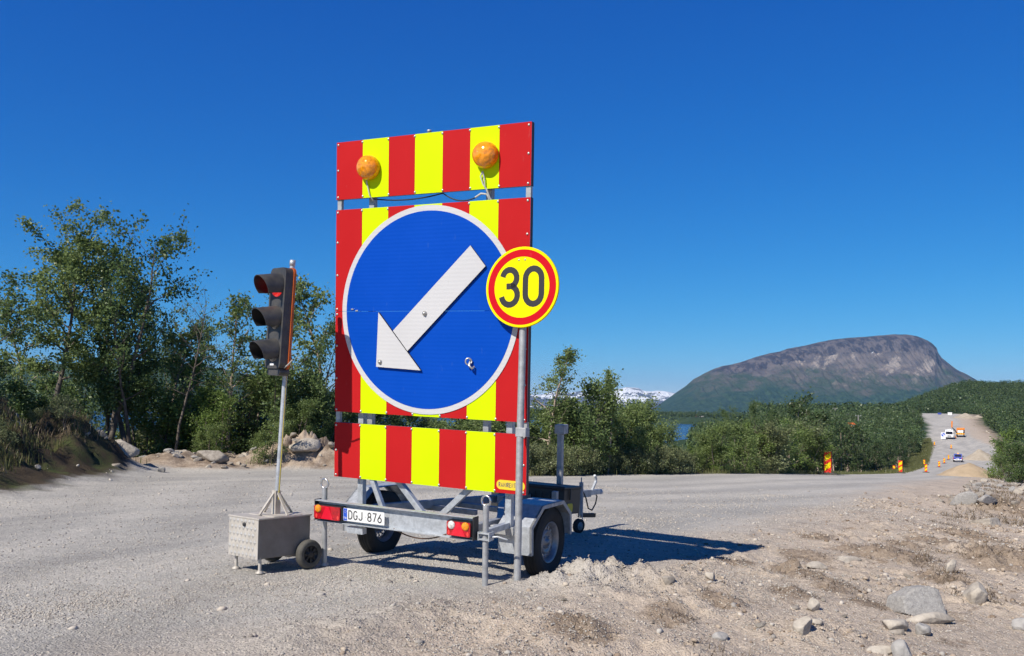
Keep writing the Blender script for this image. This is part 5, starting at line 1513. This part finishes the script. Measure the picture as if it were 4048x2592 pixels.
for i in range(3000):
    y = R.uniform(55, 260); x = y*R.uniform(.535, .68); dr = pl_dist(np.array([x]), np.array([y]), E_R)[0]
    if dr < 5.5 + .01*y: continue
    if all((x-k_[0])**2 + (y-k_[1])**2 > (2.3 + .008*y)**2 for k_ in kept): kept.append((x, y))
    if len(kept) >= 80: break
for c in kept:
    put_tree(F_[R.randint(4)], B, 'tree', fr_, c[0], c[1], R.uniform(.75, 1.15), R.uniform(0, 6.28), 'birches right of the far road')

def forest(name, pts, hs, nf, leaf, seed):
    R = rng(seed); n = len(pts)
    z = terrain(pts[:, 0], pts[:, 1])
    # every tree is a cloud of leaf clumps, denser on its outside
    u = R.normal(size=(n, nf, 3)); u /= np.linalg.norm(u, axis=2)[..., None]
    rad = R.uniform(.45, 1, (n, nf, 1))**.5
    lob = 1 + .35*np.sin(u[..., 0:1]*3 + R.uniform(0, 6, (n, 1, 1)))*np.cos(u[..., 1:2]*3 + R.uniform(0, 6, (n, 1, 1)))
    C_ = u*rad*lob*np.stack([hs*.34, hs*.34, hs*.46], 1)[:, None, :]
    C_[..., 2] += (hs*.56)[:, None]
    C_ += np.stack([pts[:, 0], pts[:, 1], z], 1)[:, None, :]
    V, F = leaf_cards(R, C_.reshape(-1, 3), leaf, 1.6, .5)
    o = link(name, np_mesh(name, V, F), [M['leaf_forest']])
    return tag(o, kind='stuff')
def pick(R, n, xr, yr, ok):
    x = R.uniform(*xr, n); y = R.uniform(*yr, n); k = ok(x, y); return np.stack([x[k], y[k]], 1)
land = lambda x, y: (lake_mask(x, y) < .25) & (terrain(x, y, False) > LAKE_Z + .5)
R = rng(31)
P1 = pick(R, 12000, (5, 190), (135, 420), lambda x, y: (-pl_dist(x, y, E_L) > 9) & (x > .2*y) & (x < .62*y) & land(x, y))
P1 = P1[rng(1).permutation(len(P1))[:2300]]
forest('forest', P1, R.uniform(3.6, 6.2, len(P1)), 170, .42, 1)
P1a = pick(R, 6000, (5, 80), (64, 140), lambda x, y: (-pl_dist(x, y, E_L) > 7) & (x > .22*y) & (x < .62*y) & land(x, y))
P1a = P1a[rng(7).permutation(len(P1a))[:420]]
forest('forest', P1a, R.uniform(3.0, 4.6, len(P1a)), 1300, .15, 7)
P1b = pick(R, 30000, (95, 250), (235, 560), lambda x, y: (-pl_dist(x, y, E_L) > 3.2) & (-pl_dist(x, y, E_L) < 22) & land(x, y))
P1b = P1b[rng(8).permutation(len(P1b))[:420]]
forest('forest', P1b, R.uniform(2.8, 5.2, len(P1b)), 260, .38, 8)
P2 = pick(R, 26000, (20, 560), (60, 900), lambda x, y: ((pl_dist(x, y, E_R) > 6 + .008*y) | (y > 570)) & (x > .38*y) & (x < .8*y) & land(x, y))
P2 = P2[rng(2).permutation(len(P2))[:6800]]
forest('forest', P2, R.uniform(2.6, 6.8, len(P2)), 130, .48, 2)
P3 = pick(R, 30000, (0, 700), (400, 1500), lambda x, y: ((-pl_dist(x, y, E_L) > 8) | (y > 570)) & (x > .13*y) & (x < .52*y) & land(x, y))
P3 = P3[rng(3).permutation(len(P3))[:5200]]
forest('forest', P3, R.uniform(4.5, 7.5, len(P3)), 46, .95, 3)
P4 = pick(R, 60000, (-1300, 1500), (1240, 3200), lambda x, y: (x > -.55*y) & (x < .6*y) & land(x, y))
P4 = P4[rng(4).permutation(len(P4))[:6500]]
forest('forest', P4, R.uniform(5, 9, len(P4)), 16, 2.0, 4)
P5 = pick(R, 9000, (-60, 40), (24, 120), lambda x, y: (-pl_dist(x, y, E_L) > 6) & (x < .2*y - 3) & (x > -.62*y) & land(x, y))
P5 = P5[rng(5).permutation(len(P5))[:420]]
P5 = P5[terrain(P5[:, 0], P5[:, 1]) + 3.2 < EYE + .04*np.hypot(P5[:, 0], P5[:, 1])*0 + 1.2]
forest('undergrowth', P5, R.uniform(1.6, 2.6, len(P5)), 260, .16, 5)

# ------------------------------------------------------------------ grass and dry plants
def blades(name, pts, h, wd, m, seed, per=9, spread=.09, lean=.5):
    R = rng(seed); n = len(pts)*per
    b = np.repeat(pts, per, 0) + R.normal(0, spread, (n, 2))
    z = terrain(b[:, 0], b[:, 1]) - .01
    a = R.uniform(0, 6.283, n); d = np.stack([np.cos(a), np.sin(a)], 1)
    hh = h*R.uniform(.45, 1.2, n); ln = R.uniform(0, lean, n)*hh
    w = np.stack([-d[:, 1], d[:, 0]], 1)*wd
    p0 = np.concatenate([b - w, z[:, None]], 1); p1 = np.concatenate([b + w, z[:, None]], 1)
    p2 = np.concatenate([b + d*ln[:, None]*.4 + w*.7, (z + hh*.6)[:, None]], 1); p3 = np.concatenate([b + d*ln[:, None]*.4 - w*.7, (z + hh*.6)[:, None]], 1)
    p4 = np.concatenate([b + d*ln[:, None], (z + hh)[:, None]], 1)
    V = np.stack([p0, p1, p2, p3, p4], 1).reshape(-1, 3); i = np.arange(n)*5
    o = link(name, np_mesh(name, V, [np.stack([i, i+1, i+2, i+3], 1), np.stack([i+3, i+2, i+4], 1)]), [M[m]])
    return tag(o, kind='stuff')
R = rng(61)
g = []
for k in range(5, len(E_L)-4):
    a, b = E_L[k], E_L[k+1]; L = np.linalg.norm(b-a); d = (b-a)/L; nrm = np.array([-d[1], d[0]])
    n = int(min(L, 30)*150 if k < 10 else min(L, 60)*70)
    t = R.uniform(0, 1, n); off = (.25 + (3.2 if k < 10 else 6.5)*R.uniform(0, 1, n)**1.4)
    g.append(a + (b-a)*t[:, None] + nrm*off[:, None])
g = np.concatenate(g)
for mx, my, mh, rx, ry in MOUNDS[2:]:
    g = g[np.hypot((g[:, 0]-mx)/rx, (g[:, 1]-my)/ry) > 1.3]
near = g[:, 1] < 75
blades('grass', g[near], .20, .006, 'grass', 62, 8, .10)
blades('grass', g[~near], .40, .03, 'grass', 63, 5, .35)
bank = np.stack([R.uniform(-12.5, -7, 4200), R.uniform(9.5, 20, 4200)], 1)
bank = bank[-pl_dist(bank[:, 0], bank[:, 1], E_L) > .25]
blades('grass', bank[::4], .15, .006, 'grass', 64, 8, .10); blades('dry_plants', bank[1::2], .17, .007, 'dry', 65, 9, .11, 1.3)
x, y = scatter(R, 60000, 5, 26, .58, lambda x, y: sst(pl_dist(x, y, E_R), .8, 2.5)*sst(fbm(x*.9, y*.9, 131, 3, .6) + .0*x, .26, .46))
blades('dry_plants', np.stack([x, y], 1)[:3600], .060, .0035, 'dry', 66, 7, .045, 1.8)
q = []
for cx, cy, ch, r0 in CLUMP_XY:
    n = int(6 + 150*r0*r0); q.append(np.stack([cx + R.normal(0, r0*.55, n), cy + R.normal(0, r0*.7, n)], 1))
blades('dry_plants', np.concatenate(q), .040, .0035, 'dry', 69, 6, .05, 3.0)
y = R.uniform(16, 60, 2600); x = y*R.uniform(.40, .58, 2600); k = (pl_dist(x, y, E_R) > 2) & (fbm(x*.4, y*.4, 141, 3) > .0)
blades('dry_plants', np.stack([x[k], y[k]], 1), .10, .008, 'dry', 67, 7, .16, 2.2)
# ------------------------------------------------------------------ along the far road
M['marker_red'] = sheet_mat('marker_red', (0.72, 0.045, 0.03), (0.6, 0.3, 0.25), 0.15)
def at(px, D):
    x = (px-2024)/3600*D
    return Vector((x, D, gz(x, D)))
def marker(px, D, label, left=False, s=1.0):
    p = at(px, D)
    r = empty('marker_panel', label, 'marker panel', p, -math.atan2(p.x, p.y)*.8, 'striped marker panels along the roadworks')
    r.scale = (s, s, s)
    b = MB(); b.prism(rrect(-.165, .10, .165, 1.12, .02), (0, -.03, 0), XU, ZU, .06, 0); po = b.build('panel', M['marker_red'], r)
    b = MB(); k = -1 if left else 1
    for z in (.30, .74):
        b.prism([(-.135*1, z - .10*k), (.135, z + .08*k), (.135, z + .08*k + .27), (-.135, z - .10*k + .27)], (0, -.0325, 0), XU, ZU, .002, 0)
    b.build('yellow_stripe', M['marker_yellow'], po)
    b = MB(); b.box((-.42, -.20, .0), (.42, .20, .07)); b.box((-.30, -.14, .07), (.30, .14, .12)); b.build('foot', M['rubber_dusty'], r, .01)
    return r
marker(3275, 44, 'red and yellow striped marker panel nearest of all, alone on the bend of the gravel')
marker(3562, 80, 'second nearest striped marker panel, where the grass verge meets the road')
marker(3537, 124, 'striped marker panel standing on the grass verge just left of the second nearest panel', True)
marker(3663, 122, 'striped marker panel nearest in the line down the middle of the road')
marker(3715, 168, 'second striped marker panel in the line down the middle of the road')
marker(3735, 191, 'third striped marker panel in the line down the middle of the road')
marker(3752, 212, 'fourth striped marker panel of the middle line, just left of the blue pickup')
marker(3762, 256, 'pale striped marker panel farthest up the middle of the road, below the motorhome')
marker(3656, 178, 'striped marker panel on the left grass edge level with the middle line', True)
marker(3696, 266, 'striped marker panel farthest away on the left grass edge', True)
M['car_blue'] = mat('blue_car_paint', (.035, .07, .36), .3, coat=.5)
M['car_glass'] = mat('car_glass', (.02, .022, .03), .08)
M['white_paint'] = mat('white_paint', (.78, .78, .77), .35, coat=.3)
M['hv_orange'] = mat('orange_machine_paint', (.72, .22, .02), .4)
M['cabin_dark'] = mat('dark_cabin_boards', (.10, .06, .045), .8, var=.3)
M['cabin_roof'] = mat('cabin_roof', (.07, .07, .08), .7)
M['tail_red'] = mat('tail_lamp_red', (.5, .01, .01), .25)
def body_prism(prof, w, name, m, parent, bevel=.04):
    """side profile (y,z) swept across the width"""
    b = MB(); k = len(prof)
    L_ = [(-w/2, y, z) for y, z in prof]; R_ = [(w/2, y, z) for y, z in prof]
    b.add(L_, [tuple(range(k))]); b.add(R_, [tuple(range(k-1, -1, -1))])
    b.add(L_+R_, [(i, k+i, k+(i+1) % k, (i+1) % k) for i in range(k)])
    return b.build(name, m, parent, bevel)
def simple_wheel(x, y, r, w, parent):
    b = MB(); b.lathe([(r*.55, -w/2), (r*.95, -w/2), (r, -w*.3), (r, w*.3), (r*.95, w/2), (r*.55, w/2)], (x, y, r), (1, 0, 0), 24)
    e = b.build('wheel', M['rubber'], parent)
    b = MB(); b.lathe([(0, -w*.4), (r*.56, -w*.35), (r*.56, w*.35), (0, w*.4)], (x, y, r), (1, 0, 0), 18); b.build('rim', M['rim'], e)
# pickup, seen from behind (its nose points along +y)
p = at(3789, 204)
pk = empty('pickup_truck', 'blue pickup truck with an amber roof beacon driving away down the gravel road', 'pickup', p, -math.radians(27))
body_prism([(-2.6, .55), (-2.6, 1.12), (-.8, 1.12), (-.75, 1.05), (1.2, 1.10), (2.45, .98), (2.6, .55)], 1.84, 'body', M['car_blue'], pk, .06)
cab = body_prism([(-.85, 1.08), (-.70, 1.70), (-.55, 1.78), (.55, 1.76), (1.35, 1.08)], 1.62, 'cab', M['car_blue'], pk, .06)
MB().box((-.62, -.90, 1.22), (.62, -.79, 1.62)).build('rear_window', M['car_glass'], cab)
for s in (-1, 1):
    MB().box((s*.915-.02, -.5, 1.15), (s*.915+.02, .7, 1.6)).build('side_window', M['car_glass'], cab) if False else MB().box((s*.80-.02, -.5, 1.18), (s*.80+.02, .75, 1.58)).build('side_window', M['car_glass'], cab)
    MB().box((s*.84-.07, -2.63, .72), (s*.84+.07, -2.58, 1.06)).build('tail_light', M['tail_red'], pk)
    MB().box((s*1.02-.09, .75, 1.12), (s*1.02+.09, .87, 1.32)).build('mirror', M['black'], pk)
    for y in (-1.6, 1.65): simple_wheel(s*.82, y, .38, .24, pk)
MB().box((-.88, -2.72, .50), (.88, -2.58, .66)).build('bumper', M['stainless'], pk, .02)
MB().box((-.26, -2.625, .74), (.26, -2.605, .86)).build('number_plate', M['plate_white'], pk)
MB().lathe([(.15, 0), (.15, .12), (.09, .2), (0, .22)], (0, .0, 1.765), ZU, 14).build('beacon', lens_mat('lit_amber', (1.0, .35, .03), emit=1.2), pk)
# motorhome, facing the viewer (nose along -y)
p = at(3754, 288)
mh = empty('motorhome', 'white motorhome with a dark windscreen coming down the gravel road', 'motorhome', p, -math.radians(25))
body_prism([(-3.0, .45), (-3.0, 1.15), (-2.75, 1.35), (-2.2, 2.25), (-2.05, 2.72), (-1.5, 2.85), (3.4, 2.85), (3.5, .45)][::-1], 2.28, 'body', M['white_paint'], mh, .08)
b = MB(); b.add([(-.98, -2.80, 1.42), (.98, -2.80, 1.42), (.92, -2.24, 2.24), (-.92, -2.24, 2.24)], [(0, 1, 2, 3)]); b.build('windscreen', M['car_glass'], mh)
MB().box((-.55, -3.03, .72), (.55, -2.99, 1.0)).build('grille', M['black'], mh)
for s in (-1, 1):
    MB().box((s*.85-.16, -3.04, .82), (s*.85+.16, -2.98, 1.0)).build('headlight', M['clear_lens'], mh)
    MB().box((s*1.28-.1, -2.5, 1.5), (s*1.28+.1, -2.36, 1.95)).build('mirror', M['black'], mh)
    for y in (-2.1, 1.9): simple_wheel(s*.98, y, .35, .24, mh)
MB().box((-.5, -.9, 2.85), (.5, .2, 3.0)).build('roof_hatch', M['white_paint'], mh, .04)
# crane truck, seen from behind
p = at(3799, 296)
ct = empty('crane_truck', 'orange road works truck with a raised orange crane and striped tail, parked beside the motorhome', 'truck', p, -math.radians(27))
MB().box((-1.2, -3.2, .75), (1.2, -3.0, 1.15)).build('tail_board', M['marker_yellow'], ct)
b = MB()
for k in range(4): b.prism([(-1.18+.6*k, .77), (-.9+.6*k, .77), (-.7+.6*k, 1.13), (-.98+.6*k, 1.13)], (0, -3.205, 0), XU, ZU, .003)
b.build('red_stripe', M['marker_red'], ct)
MB().box((-1.2, -3.0, .9), (1.2, 1.0, 1.25)).build('bed', M['dark_edge'], ct)
MB().box((-.85, -2.9, 1.25), (.85, -1.4, 2.1)).build('cargo_box', M['white_paint'], ct, .03)
cb2 = body_prism([(1.1, .8), (1.1, 2.85), (2.4, 2.85), (2.9, 1.9), (2.95, .8)], 2.35, 'cab', M['hv_orange'], ct, .06)
MB().box((-.9, 1.03, 1.9), (.9, 1.09, 2.6)).build('rear_window', M['car_glass'], cb2)
MB().box((-1.0, -1.2, 2.2), (1.0, .6, 2.7)).build('tool_rack', M['hv_orange'], ct, .03)
for s in (-1, 1):
    MB().box((s*1.0-.12, -3.24, .86), (s*1.0+.12, -3.19, 1.02)).build('tail_light', M['tail_red'], ct)
    for y in (-2.0, 2.0): simple_wheel(s*1.0, y, .48, .3, ct)
cr = MB(); cr.bar((-1.1, .2, 1.2), (-1.9, .0, 2.4), .28, .3); cr.build('crane_column', M['dark_edge'], ct)
cr = MB(); cr.bar((-1.9, 0, 2.3), (-2.45, -.2, 1.2), .22, .26); cr.bar((-1.9, .0, 2.3), (-2.55, .1, 3.0), .22, .26); cr.build('crane_link', M['dark_edge'], ct)
cr = MB(); cr.bar((-2.55, .1, 2.9), (-2.5, .1, 5.0), .34, .42); cr.build('crane_boom', M['hv_orange'], ct, .03)
# sign board left of the motorhome, worker's cone
p = at(3731, 284)
sb = empty('arrow_board', 'white and blue direction board standing at the left of the motorhome', 'road sign', p, -math.radians(20))
MB().prism([(-.7, .2), (.7, .2), (.7, 2.3), (-.7, 2.3)], (0, -.03, 0), XU, ZU, .06).build('panel', M['white_paint'], sb)
MB().prism(circle(0, 1.55, .55, 24), (0, -.035, 0), XU, ZU, .004).build('disc', M['plate_blue'], sb)
MB().prism([(-.45, 1.95), (-.3, 2.05), (.2, 1.5), (.4, 1.65), (.4, 1.05), (-.1, 1.1), (.07, 1.3)], (0, -.038, 0), XU, ZU, .003).build('arrow', M['white_paint'], sb)
bars('leg', M['galv'], [((-.5, .0, -.05), (-.5, .0, .25), .06, .06), ((.5, .0, -.05), (.5, .0, .25), .06, .06)], sb)
p = at(3780, 288)
co = empty('traffic_cone', 'orange traffic cone between the motorhome and the crane truck', 'cone', p)
MB().lathe([(.19, .0), (.05, .9), (0, .92)], (0, 0, .03), ZU, 18).build('cone_body', M['hv_orange'], co); MB().box((-.3, -.3, 0), (.3, .3, .05)).build('cone_foot', M['black'], co)
# power poles, windsock
def pole(px, top, D, label, double=False):
    p = at(px, D); ht = EYE + (1626 + .02*(px-2024) - top)/3600*D - p.z
    r = empty('power_pole', label, 'power pole', p, .3, 'wooden power poles in the wood')
    b = MB(); b.tube([(0, 0, -.3), (0, 0, ht)], [.24, .19], 10)
    if double: b.tube([(2.2, .3, -.3), (2.2, .3, ht-.1)], [.24, .19], 10)
    b.build('shaft', M['wood_grey'], r)
    MB().bar((-1.3, 0, ht-.35), (3.5 if double else 1.3, 0, ht-.35), .14, .16).build('crossarm', M['wood_grey'], r)
    for x in ((-1.1, 1.1, 3.3) if double else (-1.1, 0, 1.1)):
        MB().lathe([(.05, 0), (.08, .1), (.04, .25), (0, .26)], (x, 0, ht-.27), ZU, 8).build('insulator', M['plate_white'], r)
pole(3303, 1612, 420, 'wooden power pole standing farthest left in the wood below the mountain')
pole(3358, 1634, 400, 'wooden power pole with a cross-arm, in front of the bare earth patch')
pole(3395, 1640, 330, 'wooden power pole nearest the viewer, right of the bare earth patch')
pole(3597, 1622, 430, 'double wooden power pole beside the crest of the road', True)
pole(3459, 1652, 420, 'short looking power pole below the orange roof')
p = at(3372, 520); ht = EYE + (1626+27-1600)/3600*520 - p.z
ws = empty('windsock_mast', 'grey mast with a red and white windsock above the wood', 'windsock', p)
MB().tube([(0, 0, -.3), (0, 0, ht)], [.16, .10], 8).build('mast', M['galv'], ws)
MB().lathe([(.65, 0), (.5, 1.2), (.3, 2.2), (.28, 2.2)], (0.1, 0, ht-.4), (.75, 0, -.55), 14).build('windsock', M['hv_orange'] if False else M['marker_red'], ws)
def cabin(px, base_py, D, w, d, h, m, label, roofm='cabin_roof', zb=None):
    x = (px-2024)/3600*D; z = EYE + (1626 + .02*(px-2024) - base_py)/3600*D if zb is None else zb
    r = empty('cabin', label, 'cabin', (x, D, z), .25)
    b = MB(); b.box((-w/2, -d/2, -3), (w/2, d/2, h)); b.add([(-w/2, -d/2, h), (-w/2, d/2, h), (-w/2, 0, h+d*.32)], [(0, 2, 1)]); b.add([(w/2, -d/2, h), (w/2, d/2, h), (w/2, 0, h+d*.32)], [(0, 1, 2)])
    b.build('wall', M[m], r)
    b = MB()
    for s in (-1, 1): b.obox((0, s*d*.27, h+d*.17), (w+.8, d*.66, .18), ((1, 0, 0), Vector((0, s*1, -.62)).normalized()*s, Vector((0, s*.62, 1)).normalized()))
    b.build('roof', M[roofm], r)
    for x_ in (-w*.28, w*.05): MB().box((x_, -d/2-.04, h*.35), (x_+w*.16, -d/2+.02, h*.8)).build('window', M['plate_white'], r)
    MB().box((w*.30, -d/2-.05, 0), (w*.40, -d/2+.02, h*.85)).build('door', M['white_paint'], r)
cabin(2769, 1650, 1285, 11, 7, 3.0, 'cabin_dark', 'dark roofed cabin above the far lake shore')
cabin(2655, 1672, 1262, 12, 6, 2.4, 'cabin_dark', 'low dark cabin at the water on the far shore, left end')
cabin(2850, 1668, 1265, 8, 6, 2.4, 'white_paint', 'pale cabin at the right end of the far shore')
M['roof_orange'] = mat('orange_roof', (.62, .14, .03), .7)
cabin(3464, 1650, 430, 1.5, 1.8, .7, 'cabin_dark', 'small hut with an orange roof in the wood, right of the white caravan', 'roof_orange')
cabin(3366, 1684, 300, 1.5, 1.6, .5, 'hv_orange', 'low hut with an orange roof in the wood below the bare earth patch', 'roof_orange')
def van(px, py, D, w, label, m='white_paint', h=2.0):
    x = (px-2024)/3600*D; z = EYE + (1626 + .02*(px-2024) - py)/3600*D
    r = empty('caravan', label, 'caravan', (x, D, z), .3)
    body_prism([(-1.2, .4), (-1.15, h), (-.9, h+.3), (.9, h+.3), (1.2, h), (1.2, .4)], w, 'body', M[m], r, .08)
    MB().box((-w*.3, -1.24, 1.1), (w*.2, -1.16, 1.7)).build('window', M['car_glass'], r)
    for s in (-1, 1): simple_wheel(s*w*.3, 0, .32, .2, r)
van(3440, 1650, 430, 1.6, 'white caravan among the trees left of the orange roofed hut')
van(3186, 1670, 420, 1.3, 'small white caravan alone in the dark wood below the mountain')
van(3336, 1674, 380, 1.4, 'white caravan beside the bare earth patch')
def container(px, py, D, w, d, h, m, label):
    p = at(px, D); z = EYE + (1626 + .02*(px-2024) - py)/3600*D
    r = empty('container', label, 'container', (p.x, D, max(p.z, z)), -.5)
    MB().box((-w/2, -d/2, 0), (w/2, d/2, h)).build('body', M[m], r, .03)
    b = MB()
    for k in range(7): b.box((-w/2+.1+k*(w-.3)/6, -d/2-.05, .1), (-w/2+.2+k*(w-.3)/6, -d/2-.002, h-.1))
    b.build('rib', M[m], r); MB().box((-w/2-.05, -d/2-.05, h), (w/2+.05, d/2+.05, h+.12)).build('lid', M['dark_edge'], r)
container(3757, 1646, 470, 2.0, 1.6, 1.4, 'white_paint', 'white container on the earth bank at the crest of the road')
container(3716, 1644, 480, 1.7, 1.4, .9, 'car_blue', 'blue bin at the crest of the road between the heaps')

# ------------------------------------------------------------------ the air
hz_ = MB().box((-17000, -400, -60), (17000, 17500, 690)).build('haze', bpy.data.materials.new('haze'))
hm = hz_.data.materials[0]; hm.use_nodes = True
N = hm.node_tree.nodes; N.remove(N['Principled BSDF'])
pv = N.new('ShaderNodeVolumePrincipled'); pv.inputs['Color'].default_value = (.30, .58, 1.0, 1); pv.inputs['Density'].default_value = 0.000042
pv.inputs['Anisotropy'].default_value = 0.0
hm.node_tree.links.new(pv.outputs[0], N['Material Output'].inputs['Volume'])
tag(hz_, kind='stuff')
